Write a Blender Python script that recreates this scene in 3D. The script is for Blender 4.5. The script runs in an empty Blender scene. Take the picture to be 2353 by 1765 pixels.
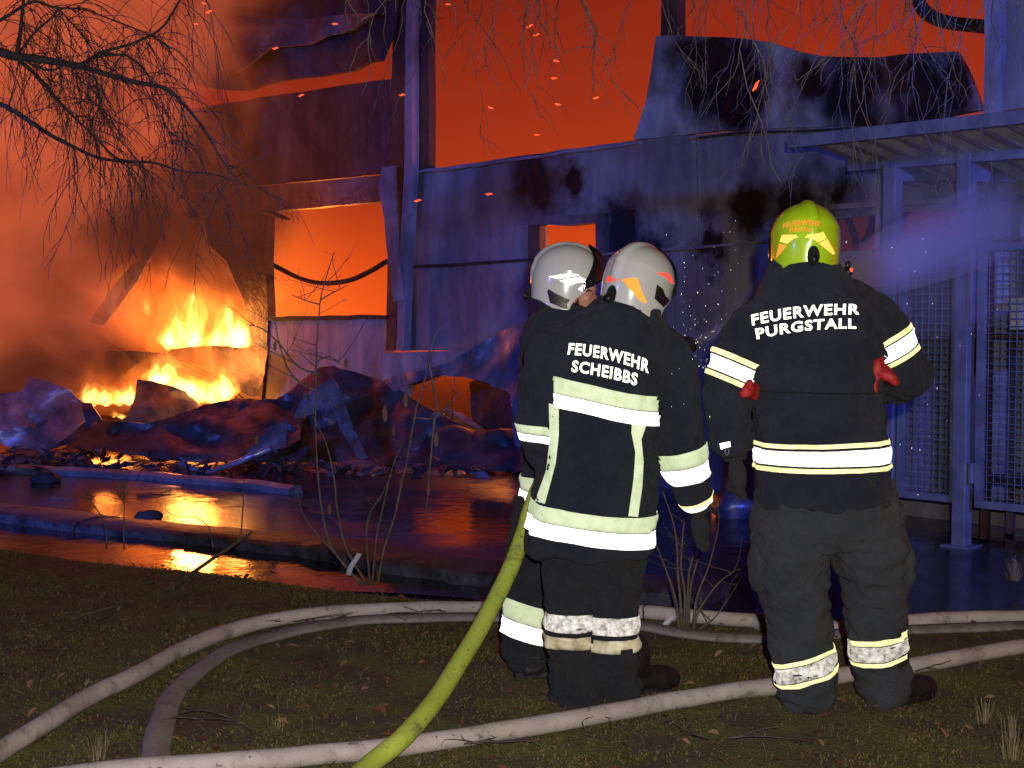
import bpy, bmesh, math, random
import numpy as np
from mathutils import Vector, Matrix, noise
from mathutils.bvhtree import BVHTree
from mathutils.geometry import delaunay_2d_cdt

random.seed(7)
SC = bpy.context.scene
COL = SC.collection

# ------------------------------------------------------------------ camera, world, lamps, exposure
FPX, CX, CY, CAMH = 3268.0, 1176.5, 882.5, 1.49
PITCH = math.atan(152.5 / FPX)
cam = bpy.data.cameras.new('camera'); cam.lens = 36 * FPX / 2353; cam.sensor_width = 36
cam.clip_start = 0.05; cam.clip_end = 500
camo = bpy.data.objects.new('camera', cam); COL.objects.link(camo)
camo.location = (0, 0, CAMH); camo.rotation_euler = (math.pi / 2 - PITCH, 0, 0)
SC.camera = camo

world = bpy.data.worlds.new('World'); SC.world = world; world.use_nodes = True
wn = world.node_tree.nodes; wl = world.node_tree.links
sky = wn.new('ShaderNodeTexSky'); sky.sky_type = 'NISHITA'; sky.sun_disc = False
sky.sun_elevation = math.radians(-4); sky.sun_rotation = math.radians(200)
wl.new(sky.outputs[0], wn['Background'].inputs[0]); wn['Background'].inputs[1].default_value = 0.05

vs = SC.view_settings; vs.view_transform = 'Standard'; vs.look = 'None'; vs.gamma = 1; vs.exposure = 0
vs.use_curve_mapping = False
cy = SC.cycles
cy.use_denoising = True
cy.max_bounces = 6; cy.diffuse_bounces = 3; cy.glossy_bounces = 3; cy.transmission_bounces = 4
cy.transparent_max_bounces = 24; cy.volume_bounces = 0
cy.sample_clamp_indirect = 4.0; cy.sample_clamp_direct = 0
cy.volume_step_rate = 1.0; cy.volume_max_steps = 128
cy.caustics_reflective = False; cy.caustics_refractive = False

def lamp(name, kind, loc, power, color, radius=0.1, aim=None, spot=None, blend=0.3):
    l = bpy.data.lights.new(name, kind); l.energy = power; l.color = color
    if kind in ('POINT', 'SPOT'): l.shadow_soft_size = radius
    if kind == 'SPOT': l.spot_size = math.radians(spot); l.spot_blend = blend
    o = bpy.data.objects.new(name, l); COL.objects.link(o); o.location = loc
    if aim is not None:
        o.rotation_euler = (Vector(aim) - Vector(loc)).to_track_quat('-Z', 'Y').to_euler()
    return o

FIRE_COL = (1.0, 0.25, 0.035)
# the photographer's flash on the camera, the blue beacons of the fire engines behind the camera
lamp('camera_flash', 'SPOT', (0.10, -0.15, CAMH + 0.17), 860, (1, 0.93, 0.84), 0.03, (0.3, 8, 1.0), 75, 0.6)
BLUE = (0.09, 0.14, 1.0)
lamp('beacon_right', 'SPOT', (5.2, 1.8, 3.0), 3300, BLUE, 0.12, (0.9, 12.6, 3.0), 58, 0.6)
lamp('beacon_left', 'SPOT', (-6.6, 5.0, 3.0), 2100, BLUE, 0.12, (-2.6, 15.6, 1.4), 56, 0.5)
lamp('beacon_near', 'POINT', (-5.5, 1.5, 2.6), 230, BLUE, 0.12)

# ------------------------------------------------------------------ geometry of the place
def ray(px, py):
    xc = (px - CX) / FPX; yc = (CY - py) / FPX
    return Vector((xc, math.cos(PITCH) + yc * math.sin(PITCH), -math.sin(PITCH) + yc * math.cos(PITCH)))
CAM = Vector((0, 0, CAMH))
def W(px, py, D):
    d = ray(px, py); return CAM + d * (D / d.y)
def Gd(px, py, z=0.0):
    d = ray(px, py); return CAM + d * ((z - CAMH) / d.z)
WA = Vector((-8.39, 23.3, 0)); WU = Vector((0.689, -0.725, 0)).normalized(); WN = Vector((-WU.y * -1, WU.x * -1, 0))
WN = Vector((WU.y, -WU.x, 0))
if WN.dot(CAM - WA) < 0: WN = -WN
UP = Vector((0, 0, 1))
def WL(px, py, off=0.0):
    d = ray(px, py); o = WA + WN * off
    t = (o - CAM).dot(WN) / d.dot(WN); return CAM + d * t
def wuz(px, py, off=0.0):
    p = WL(px, py, off); return ((p - WA).dot(WU), p.z)

# ------------------------------------------------------------------ object helpers
def mk(name, verts, faces, mat=None, parent=None, smooth=True):
    me = bpy.data.meshes.new(name)
    me.from_pydata([tuple(v) for v in verts], [], faces)
    me.update()
    if smooth and len(me.polygons): me.polygons.foreach_set('use_smooth', [True] * len(me.polygons))
    return link(name, me, mat, parent)
def link(name, me, mat=None, parent=None):
    o = bpy.data.objects.new(name, me); COL.objects.link(o)
    if mat is not None:
        me.materials.clear(); me.materials.append(mat)
    if parent is not None: o.parent = parent
    return o
def thing(name, label, cat, group=None, loc=None):
    o = bpy.data.objects.new(name, None); COL.objects.link(o)
    o.empty_display_size = 0.1
    tag(o, label, cat, group); return o
def tag(o, label, cat, group=None, kind=None):
    o['label'] = label; o['category'] = cat
    if group: o['group'] = group
    if kind: o['kind'] = kind
    return o
def struct(o): o['kind'] = 'structure'; return o
def stuff(o): o['kind'] = 'stuff'; return o

def add(acc, vf):
    n = len(acc[0]); acc[0].extend(vf[0]); acc[1].extend([tuple(i + n for i in f) for f in vf[1]])
def box(c, sx, sy, sz, ax=(Vector((1, 0, 0)), Vector((0, 1, 0)), Vector((0, 0, 1)))):
    c = Vector(c); v = []
    for k in (-1, 1):
        for j in (-1, 1):
            for i in (-1, 1):
                v.append(c + ax[0] * (i * sx / 2) + ax[1] * (j * sy / 2) + ax[2] * (k * sz / 2))
    return v, [(0, 2, 3, 1), (4, 5, 7, 6), (0, 1, 5, 4), (2, 6, 7, 3), (0, 4, 6, 2), (1, 3, 7, 5)]
def beam(p, q, w, h, up=UP):
    p, q = Vector(p), Vector(q); d = (q - p); L = d.length; d.normalize()
    s = d.cross(up)
    if s.length < 1e-4: s = Vector((1, 0, 0))
    s.normalize(); u = s.cross(d)
    return box((p + q) / 2, L, w, h, (d, s, u))
def tube(pts, rad, n=8, flat=None, caps=True):
    pts = [Vector(p) for p in pts]; v = []; f = []
    if not isinstance(rad, (list, tuple)): rad = [rad] * len(pts)
    t0 = (pts[1] - pts[0]).normalized()
    ref = Vector((0, 0, 1)) if abs(t0.z) < 0.9 else Vector((0, 1, 0))
    s = t0.cross(ref).normalized()
    for i, p in enumerate(pts):
        a = pts[max(i - 1, 0)]; b = pts[min(i + 1, len(pts) - 1)]
        t = (b - a).normalized()
        s = (s - t * s.dot(t))
        if s.length < 1e-6: s = t.orthogonal()
        s.normalize(); u = s.cross(t)
        for k in range(n):
            an = 2 * math.pi * k / n
            v.append(p + s * (math.cos(an) * rad[i]) + u * (math.sin(an) * rad[i] * (flat if flat else 1)))
    for i in range(len(pts) - 1):
        for k in range(n):
            a = i * n + k; b = i * n + (k + 1) % n
            f.append((a, b, b + n, a + n))
    if caps:
        f.append(tuple(range(n - 1, -1, -1))); f.append(tuple((len(pts) - 1) * n + k for k in range(n)))
    return v, f
def smooth_path(pts, n=8):
    pts = [Vector(p) for p in pts]; out = []
    P = [pts[0] * 2 - pts[1]] + pts + [pts[-1] * 2 - pts[-2]]
    for i in range(1, len(P) - 2):
        a, b, c, d = P[i - 1], P[i], P[i + 1], P[i + 2]
        for k in range(n):
            t = k / n
            out.append(0.5 * ((2 * b) + (c - a) * t + (2 * a - 5 * b + 4 * c - d) * t * t + (3 * b - a - 3 * c + d) * t ** 3))
    out.append(pts[-1]); return out
def lerp_list(vals, n):
    xs = np.linspace(0, 1, len(vals)); return list(np.interp(np.linspace(0, 1, n), xs, vals))
def pip(x, y, poly):
    r = False; n = len(poly); j = n - 1
    for i in range(n):
        xi, yi = poly[i]; xj, yj = poly[j]
        if (yi > y) != (yj > y) and x < (xj - xi) * (y - yi) / (yj - yi) + xi: r = not r
        j = i
    return r
def densify(poly, sp):
    out = []
    for i in range(len(poly)):
        a, b = poly[i], poly[(i + 1) % len(poly)]
        L = math.hypot(b[0] - a[0], b[1] - a[1]); n = max(1, int(L / sp))
        for k in range(n): out.append((a[0] + (b[0] - a[0]) * k / n, a[1] + (b[1] - a[1]) * k / n))
    return out
def fill2d(outer, sp, holes=(), rough=0.0):
    loops = [densify(outer, sp)] + [densify(h, sp) for h in holes]
    if rough:
        loops = [[(x + rough * noise.noise((x / sp * .9, y / sp * .9, 3)), y + rough * noise.noise((x / sp * .9, y / sp * .9, 9))) for x, y in l] for l in loops]
    V = []; E = []
    for l in loops:
        s = len(V); V += l; E += [(s + i, s + (i + 1) % len(l)) for i in range(len(l))]
    xs = [p[0] for p in loops[0]]; ys = [p[1] for p in loops[0]]
    x = min(xs) + sp / 2; r = 0
    rnd = random.Random(5)
    while x < max(xs):
        y = min(ys) + (sp / 2 if r % 2 else sp)
        while y < max(ys):
            qx = x + rnd.uniform(-.15, .15) * sp; qy = y + rnd.uniform(-.15, .15) * sp
            if pip(qx, qy, loops[0]) and not any(pip(qx, qy, h) for h in loops[1:]):
                V.append((qx, qy))
            y += sp
        x += sp; r += 1
    res = delaunay_2d_cdt([Vector(p) for p in V], E, [], 0, 1e-6)
    v2 = [(p.x, p.y) for p in res[0]]; tr = []
    for f in res[2]:
        cx = sum(v2[i][0] for i in f) / len(f); cyy = sum(v2[i][1] for i in f) / len(f)
        if pip(cx, cyy, loops[0]) and not any(pip(cx, cyy, h) for h in loops[1:]): tr.append(tuple(f))
    return v2, tr
def thicken(v3, tr, vec):
    n = len(v3); cnt = {}
    for f in tr:
        for i in range(len(f)):
            a, b = f[i], f[(i + 1) % len(f)]; cnt[(a, b)] = 1
    vec = vec if callable(vec) else (lambda i, _v=Vector(vec): _v)
    V = list(v3) + [Vector(p) + vec(i) for i, p in enumerate(v3)]
    F = [tuple(f) for f in tr] + [tuple(n + i for i in reversed(f)) for f in tr]
    for (a, b) in cnt:
        if (b, a) not in cnt: F.append((b, a, a + n, b + n))
    return V, F
def recalc(o):
    bm = bmesh.new(); bm.from_mesh(o.data); bmesh.ops.recalc_face_normals(bm, faces=bm.faces); bm.to_mesh(o.data); bm.free(); return o
def autosmooth(o, deg=35):
    a = math.radians(deg); bm = bmesh.new(); bm.from_mesh(o.data)
    for e in bm.edges:
        if len(e.link_faces) == 2 and e.calc_face_angle(0) > a: e.smooth = False
        elif len(e.link_faces) != 2: e.smooth = False
    bm.to_mesh(o.data); bm.free(); return o
def bevel(o, w=0.004, seg=2):
    bm = bmesh.new(); bm.from_mesh(o.data)
    bmesh.ops.recalc_face_normals(bm, faces=bm.faces)
    bmesh.ops.bevel(bm, geom=[e for e in bm.edges if e.calc_face_angle(0) > 0.6], offset=w, segments=seg, affect='EDGES', profile=0.6)
    bm.to_mesh(o.data); bm.free()
    autosmooth(o, 50); return o
def fuse(parts, voxel, it=6, fac=0.5):
    acc = ([], [])
    for p in parts: add(acc, p)
    o = mk('tmp', acc[0], acc[1]); recalc(o)
    m = o.modifiers.new('r', 'REMESH'); m.mode = 'VOXEL'; m.voxel_size = voxel
    s = o.modifiers.new('s', 'SMOOTH'); s.factor = fac; s.iterations = it
    dg = bpy.context.evaluated_depsgraph_get()
    me = bpy.data.meshes.new_from_object(o.evaluated_get(dg))
    bpy.data.objects.remove(o)
    me.polygons.foreach_set('use_smooth', [True] * len(me.polygons))
    return me
def displace(me, fn):
    me.update()
    vn = [(v.co.copy(), v.normal.copy()) for v in me.vertices]
    for v, (c, nn) in zip(me.vertices, vn): v.co = c + nn * fn(c)
    me.update()
def bvh_of(o_or_me):
    me = o_or_me.data if hasattr(o_or_me, 'data') else o_or_me
    return BVHTree.FromPolygons([v.co.copy() for v in me.vertices], [tuple(p.vertices) for p in me.polygons])
def ring_loft(rings, n=32, ex=2.4):
    # rings: (center, half width along x, half depth along y)
    v = []; f = []
    for c, hx, hy in rings:
        for k in range(n):
            a = 2 * math.pi * k / n; ca, sa = math.cos(a), math.sin(a)
            v.append(Vector(c) + Vector((math.copysign(abs(ca) ** (2 / ex), ca) * hx, math.copysign(abs(sa) ** (2 / ex), sa) * hy, 0)))
    for i in range(len(rings) - 1):
        for k in range(n):
            a = i * n + k; b = i * n + (k + 1) % n; f.append((a, b, b + n, a + n))
    f.append(tuple(range(n - 1, -1, -1))); f.append(tuple((len(rings) - 1) * n + k for k in range(n)))
    return v, f
def ellipsoid(c, r, n=16, m=10, rot=None):
    v = []; f = []
    for i in range(m + 1):
        th = math.pi * i / m
        for k in range(n):
            a = 2 * math.pi * k / n
            p = Vector((r[0] * math.sin(th) * math.cos(a), r[1] * math.sin(th) * math.sin(a), r[2] * math.cos(th)))
            if rot is not None: p = rot @ p
            v.append(Vector(c) + p)
    for i in range(m):
        for k in range(n):
            a = i * n + k; b = i * n + (k + 1) % n; f.append((a, a + n, b + n, b))
    return v, f

# ------------------------------------------------------------------ materials
def nodes(name):
    m = bpy.data.materials.new(name); m.use_nodes = True
    t = m.node_tree; return m, t, t.nodes, t.links, t.nodes['Principled BSDF']
def N(t, typ, **kw):
    n = t.nodes.new(typ)
    for k, v in kw.items():
        if k == 'inp':
            for a, b in v.items(): n.inputs[a].default_value = b
        else: setattr(n, k, v)
    return n
def rampn(t, stops):
    r = t.nodes.new('ShaderNodeValToRGB'); e = r.color_ramp.elements
    while len(e) > 1: e.remove(e[-1])
    e[0].position = stops[0][0]; e[0].color = (*stops[0][1], 1)
    for p, c in stops[1:]:
        x = e.new(p); x.color = (*c, 1)
    return r
def g3(v): return (v, v, v)
def simple(name, c1, c2=None, scale=6, rough=0.7, metallic=0, bump=0.0, bscale=40, det=5, coat=0, spec=None, lo=.35, hi=.65, rvar=0):
    m, t, n, l, p = nodes(name)
    p.inputs['Roughness'].default_value = rough; p.inputs['Metallic'].default_value = metallic
    p.inputs['Base Color'].default_value = (*c1, 1)
    if coat: p.inputs['Coat Weight'].default_value = coat; p.inputs['Coat Roughness'].default_value = 0.08
    if spec is not None: p.inputs['Specular IOR Level'].default_value = spec
    tc = N(t, 'ShaderNodeTexCoord')
    if c2 is not None:
        nz = N(t, 'ShaderNodeTexNoise', inp={'Scale': scale, 'Detail': det, 'Roughness': 0.6}); l.new(tc.outputs['Object'], nz.inputs['Vector'])
        r = rampn(t, [(lo, c1), (hi, c2)]); l.new(nz.outputs['Fac'], r.inputs[0]); l.new(r.outputs[0], p.inputs['Base Color'])
        if rvar:
            mr = N(t, 'ShaderNodeMapRange', inp={'To Min': rough - rvar, 'To Max': rough + rvar}); l.new(nz.outputs['Fac'], mr.inputs[0]); l.new(mr.outputs[0], p.inputs['Roughness'])
    if bump:
        nb = N(t, 'ShaderNodeTexNoise', inp={'Scale': bscale, 'Detail': 4}); l.new(tc.outputs['Object'], nb.inputs['Vector'])
        b = N(t, 'ShaderNodeBump', inp={'Strength': bump, 'Distance': 0.02}); l.new(nb.outputs['Fac'], b.inputs['Height']); l.new(b.outputs[0], p.inputs['Normal'])
    return m
def retro(name, col, dirt=(0.5, 0.5, 0.48), gain=1.0, scale=25, amt=0.25):
    # retroreflective tape: a lobe that sends light back towards where it came from, over a diffuse base
    m, t, n, l, p = nodes(name); n.remove(p)
    out = n['Material Output']
    tc = N(t, 'ShaderNodeTexCoord'); nz = N(t, 'ShaderNodeTexNoise', inp={'Scale': scale, 'Detail': 6, 'Roughness': .65}); l.new(tc.outputs['Object'], nz.inputs['Vector'])
    r = rampn(t, [(.3, tuple(d * c for d, c in zip(dirt, col))), (.3 + amt, col)]); l.new(nz.outputs['Fac'], r.inputs[0])
    d = N(t, 'ShaderNodeBsdfDiffuse'); l.new(r.outputs[0], d.inputs[0])
    g = N(t, 'ShaderNodeBsdfAnisotropic', distribution='GGX', inp={'Roughness': 0.42}); l.new(r.outputs[0], g.inputs[0])
    geo = N(t, 'ShaderNodeNewGeometry'); l.new(geo.outputs['Incoming'], g.inputs['Normal'])
    mx = N(t, 'ShaderNodeMixShader', inp={0: 0.45 * gain}); l.new(d.outputs[0], mx.inputs[1]); l.new(g.outputs[0], mx.inputs[2]); l.new(mx.outputs[0], out.inputs[0])
    return m
def emis(name, col, s):
    m, t, n, l, p = nodes(name); p.inputs['Base Color'].default_value = (0.02, 0.01, 0.01, 1)
    p.inputs['Emission Color'].default_value = (*col, 1); p.inputs['Emission Strength'].default_value = s; return m
def volmat(name):
    m = bpy.data.materials.new(name); m.use_nodes = True; t = m.node_tree
    t.nodes.remove(t.nodes['Principled BSDF']); return m, t, t.nodes, t.links, t.nodes['Material Output']
def flame_mat(name, col, s):
    m, t, n, l, out = volmat(name)
    e = N(t, 'ShaderNodeEmission', inp={0: (*col, 1), 1: s}); l.new(e.outputs[0], out.inputs['Volume']); return m

# ------------------------------------------------------------------ ground
def wet_mat(name, base, base2, r0, r1, bump, bscale, wscale=.5, flat=1.0):
    m, t, n, l, p = nodes(name)
    tc = N(t, 'ShaderNodeTexCoord')
    n1 = N(t, 'ShaderNodeTexNoise', inp={'Scale': wscale, 'Detail': 5, 'Roughness': .6}); l.new(tc.outputs['Object'], n1.inputs['Vector'])
    n2 = N(t, 'ShaderNodeTexNoise', inp={'Scale': 90, 'Detail': 3}); l.new(tc.outputs['Object'], n2.inputs['Vector'])
    r = rampn(t, [(.4, base), (.6, base2)]); l.new(n2.outputs['Fac'], r.inputs[0]); l.new(r.outputs[0], p.inputs['Base Color'])
    w = rampn(t, [(.42, g3(0)), (.56, g3(1))]); l.new(n1.outputs['Fac'], w.inputs[0])
    mr = N(t, 'ShaderNodeMapRange', inp={'To Min': r0, 'To Max': r1}); l.new(w.outputs[0], mr.inputs[0]); l.new(mr.outputs[0], p.inputs['Roughness'])
    mp = N(t, 'ShaderNodeMapping'); mp.inputs['Scale'].default_value = (1, .8, 1); l.new(tc.outputs['Object'], mp.inputs[0])
    n3 = N(t, 'ShaderNodeTexNoise', inp={'Scale': bscale, 'Detail': 4, 'Roughness': .55}); l.new(mp.outputs[0], n3.inputs['Vector'])
    mu = N(t, 'ShaderNodeMath', operation='MULTIPLY'); l.new(w.outputs[0], mu.inputs[0]); l.new(n2.outputs['Fac'], mu.inputs[1])
    ad = N(t, 'ShaderNodeMath', operation='MULTIPLY_ADD', inp={1: .35}); l.new(mu.outputs[0], ad.inputs[0]); l.new(n3.outputs['Fac'], ad.inputs[2])
    b = N(t, 'ShaderNodeBump', inp={'Strength': bump, 'Distance': 0.02}); l.new(ad.outputs[0], b.inputs['Height']); l.new(b.outputs[0], p.inputs['Normal'])
    p.inputs['IOR'].default_value = 1.5
    return m
M_ASPH = wet_mat('wet_asphalt', (.018, .018, .02), (.04, .04, .042), .05, .3, .22, 9)
M_WATER = wet_mat('water', (.008, .007, .006), (.012, .01, .01), .015, .04, .17, 8)
M_SOIL = simple('soil_moss', (.098, .064, .036), (.140, .140, .036), 3.2, .95, bump=1.0, bscale=70, det=11, lo=.42, hi=.60)
ZA = -0.07
v, f = [], []
asp = mk('asphalt', [(-70, -30, ZA), (70, -30, ZA), (70, 130, ZA), (-70, 130, ZA)], [(0, 1, 2, 3)], M_ASPH); struct(asp)

edge_px = [(-260, 1222), (0, 1240), (200, 1266), (400, 1288), (560, 1302), (700, 1322), (900, 1347), (1165, 1376), (1350, 1388), (1560, 1392), (1800, 1396), (2100, 1402), (2353, 1408), (2700, 1415)]
edge = [Gd(*p) for p in edge_px]
outer = [(p.x, p.y) for p in edge] + [(7.0, -3), (-7.5, -3)]
outer = [(-12, edge[0].y + 1.5)] + outer[0:] if False else outer
E2 = [(p.x, p.y) for p in edge]
def edge_dist(x, y):
    # signed distance to the turf's far edge, negative beyond
    best = 1e9
    for i in range(len(E2) - 1):
        ax, ay = E2[i]; bx, by = E2[i + 1]
        t = max(0, min(1, ((x - ax) * (bx - ax) + (y - ay) * (by - ay)) / ((bx - ax) ** 2 + (by - ay) ** 2)))
        best = min(best, math.hypot(x - ax - t * (bx - ax), y - ay - t * (by - ay)))
    return best
def gz(x, y):
    d = edge_dist(x, y)
    h = 0.022 * noise.noise((x * 1.3, y * 1.3, 0)) + 0.012 * noise.noise((x * 5, y * 5, 2))
    k = min(1, d / 0.35)
    return h * k - 0.10 * (1 - k) ** 2
v2, tr = fill2d(outer, 0.16, rough=0.05)
turf = mk('ground', [(x, y, gz(x, y)) for x, y in v2], [tuple(f) for f in tr], M_SOIL); struct(turf); recalc(turf)
if turf.data.polygons[0].normal.z < 0: turf.data.flip_normals()

# shallow water lying between kerb and turf and over the low part of the yard
wp = [Gd(*p, -0.05) for p in [(-400, 1075), (0, 1092), (300, 1100), (520, 1108), (640, 1135), (760, 1190), (860, 1260), (1000, 1330), (1100, 1372), (700, 1350), (500, 1335), (0, 1275), (-400, 1250)]]
v2, tr = fill2d([(p.x, p.y) for p in wp], 0.4, rough=0.12)
water = mk('water', [(x, y, -0.058) for x, y in v2], [tuple(f) for f in tr], M_WATER); struct(water)
if water.data.polygons[0].normal.z < 0: water.data.flip_normals()

# kerb of single stones
M_KERB = simple('kerb_stone', (.018, .018, .019), (.075, .075, .075), 7, .55, bump=.6, bscale=25, rvar=.2)
kerb = bpy.data.objects.new('kerb', None); COL.objects.link(kerb); struct(kerb)
kp = [Gd(*p, -0.055) for p in [(-420, 1160), (0, 1199), (200, 1227), (361, 1241), (521, 1261), (761, 1287), (885, 1318), (1108, 1343), (1350, 1372), (1560, 1390)]]
kp = smooth_path(kp, 12)
acc_l = [0]
for i in range(1, len(kp)): acc_l.append(acc_l[-1] + (kp[i] - kp[i - 1]).length)
def at_len(s):
    i = max(1, min(len(kp) - 1, next((k for k, a in enumerate(acc_l) if a >= s), len(kp) - 1)))
    t = (s - acc_l[i - 1]) / (acc_l[i] - acc_l[i - 1]); return kp[i - 1].lerp(kp[i], t)
s = 0.0; rk = random.Random(3)
while s < acc_l[-1] - 0.5:
    a, b = at_len(s + .006), at_len(s + .994); d = (b - a).normalized(); n_ = Vector((-d.y, d.x, 0))
    if n_.y < 0: n_ = -n_
    hz = .078 + rk.uniform(-.008, .008); of = rk.uniform(-.012, .012)
    vv, ff = [], []
    nx = 10
    for i in range(nx + 1):
        c = a.lerp(b, i / nx)
        for (dy, dz) in [(0, -.04), (0.008, hz - .030), (.05, hz - .008), (.22, hz + .004), (.42, hz - .012), (.50, -.04)]:
            q = c + n_ * (dy + of) + UP * dz
            w_ = .012 * noise.noise(q * 6) + .007 * noise.noise(q * 23)
            vv.append(q + UP * w_ * (dz > 0) - n_ * w_ * 1.3)
    for i in range(nx):
        for k in range(5):
            p0 = i * 6 + k; ff.append((p0, p0 + 6, p0 + 7, p0 + 1))
    ff += [tuple(range(6)), tuple(nx * 6 + k for k in range(5, -1, -1))]
    autosmooth(recalc(mk('kerb_stone', vv, ff, M_KERB, kerb)), 40)
    s += 1.0

# ------------------------------------------------------------------ the burning hall
def wall_mat(name, base, dark, blobs=(), lo=.42, hi=.62, metallic=0.0, rough=.45, rust=None, scale=.9):
    m, t, n, l, p = nodes(name)
    tc = N(t, 'ShaderNodeTexCoord')
    n1 = N(t, 'ShaderNodeTexNoise', inp={'Scale': scale, 'Detail': 7, 'Roughness': .62, 'Distortion': .6}); l.new(tc.outputs['Object'], n1.inputs['Vector'])
    r = rampn(t, [(lo, dark), (hi, base)]); l.new(n1.outputs['Fac'], r.inputs[0])
    col = r.outputs[0]
    mp = N(t, 'ShaderNodeMapping'); mp.inputs['Scale'].default_value = (3, 3, .5); l.new(tc.outputs['Object'], mp.inputs[0])
    n4 = N(t, 'ShaderNodeTexNoise', inp={'Scale': 1.6, 'Detail': 5, 'Roughness': .6}); l.new(mp.outputs[0], n4.inputs['Vector'])
    r4 = rampn(t, [(.38, g3(.35)), (.62, g3(1))]); l.new(n4.outputs['Fac'], r4.inputs[0])
    mm = N(t, 'ShaderNodeMix', data_type='RGBA', blend_type='MULTIPLY'); mm.inputs[0].default_value = .55
    l.new(col, mm.inputs[6]); l.new(r4.outputs[0], mm.inputs[7]); col = mm.outputs[2]
    if rust:
        n5 = N(t, 'ShaderNodeTexNoise', inp={'Scale': 2.3, 'Detail': 5}); l.new(tc.outputs['Object'], n5.inputs['Vector'])
        r5 = rampn(t, [(.52, g3(0)), (.68, g3(.8))]); l.new(n5.outputs['Fac'], r5.inputs[0])
        m5 = N(t, 'ShaderNodeMix', data_type='RGBA'); l.new(r5.outputs[0], m5.inputs[0]); l.new(col, m5.inputs[6]); m5.inputs[7].default_value = (*rust, 1); col = m5.outputs[2]
    if blobs:  # scorch stains on the cladding, plus cast shadows painted in as dark blobs
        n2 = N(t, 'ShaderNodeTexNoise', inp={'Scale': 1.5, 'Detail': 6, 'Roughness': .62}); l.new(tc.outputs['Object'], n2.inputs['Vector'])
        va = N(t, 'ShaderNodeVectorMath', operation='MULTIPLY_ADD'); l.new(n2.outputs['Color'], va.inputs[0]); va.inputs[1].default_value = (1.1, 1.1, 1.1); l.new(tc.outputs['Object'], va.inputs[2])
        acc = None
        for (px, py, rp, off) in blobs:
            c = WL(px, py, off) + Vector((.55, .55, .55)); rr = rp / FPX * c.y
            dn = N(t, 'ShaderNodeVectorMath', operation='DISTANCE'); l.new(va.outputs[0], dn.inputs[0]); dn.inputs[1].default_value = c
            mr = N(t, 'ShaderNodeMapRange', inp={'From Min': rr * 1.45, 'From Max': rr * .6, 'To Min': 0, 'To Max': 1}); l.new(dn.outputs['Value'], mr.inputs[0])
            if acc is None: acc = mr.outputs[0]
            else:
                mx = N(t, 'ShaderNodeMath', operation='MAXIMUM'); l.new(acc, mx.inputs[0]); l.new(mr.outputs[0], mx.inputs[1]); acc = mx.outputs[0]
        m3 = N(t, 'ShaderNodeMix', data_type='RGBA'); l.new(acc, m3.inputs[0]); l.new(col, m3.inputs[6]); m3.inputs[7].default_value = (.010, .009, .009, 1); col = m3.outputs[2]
    l.new(col, p.inputs['Base Color'])
    p.inputs['Metallic'].default_value = metallic
    mr = N(t, 'ShaderNodeMapRange', inp={'To Min': rough + .2, 'To Max': rough - .1}); l.new(n1.outputs['Fac'], mr.inputs[0]); l.new(mr.outputs[0], p.inputs['Roughness'])
    nb = N(t, 'ShaderNodeTexNoise', inp={'Scale': 7, 'Detail': 5}); l.new(tc.outputs['Object'], nb.inputs['Vector'])
    b = N(t, 'ShaderNodeBump', inp={'Strength': .35, 'Distance': .04}); l.new(nb.outputs['Fac'], b.inputs['Height']); l.new(b.outputs[0], p.inputs['Normal'])
    return m
BL = [(1640, 165, 105, .1), (1690, 215, 90, .1), (1580, 250, 32, .1), (1590, 130, 60, .1), (1960, 210, 130, .1), (2120, 200, 110, .1), (2210, 215, 70, .1), (1850, 170, 70, .1)]
M_PANEL_BURNT = wall_mat('scorched_cladding', (.42, .42, .40), (.10, .09, .085), BL, rust=(.10, .07, .045), lo=.34, hi=.62)
BL2 = [(1755, 455, 75, 0), (1645, 490, 42, 0), (1640, 580, 38, 0), (1240, 430, 90, 0), (1420, 520, 70, 0), (1490, 570, 60, 0), (1320, 400, 40, 0), (1850, 470, 60, 0), (1960, 460, 50, 0)]  # helmet-shaped cast shadows of the firefighters painted dark, among scorch marks
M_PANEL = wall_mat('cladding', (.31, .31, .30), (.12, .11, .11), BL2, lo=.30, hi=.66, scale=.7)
M_PANEL_LEFT = wall_mat('sooty_cladding', (.22, .21, .21), (.04, .035, .035), lo=.4, hi=.68)
M_PANEL_DARK = wall_mat('charred_cladding', (.10, .09, .09), (.018, .016, .016), lo=.4, hi=.7)
M_PLASTER = wall_mat('plaster', (.34, .32, .31), (.20, .18, .17), lo=.3, hi=.5, rough=.7)
M_STEEL_RUST = wall_mat('rusty_steel', (.13, .07, .04), (.035, .025, .02), lo=.35, hi=.65, rough=.6)
M_STEEL_LIGHT = wall_mat('pale_steel', (.36, .35, .37), (.14, .13, .14), lo=.35, hi=.6, rough=.45)
M_CHAR = simple('char', (.012, .011, .011), (.03, .027, .025), 5, .8, bump=.5, bscale=20)

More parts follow.
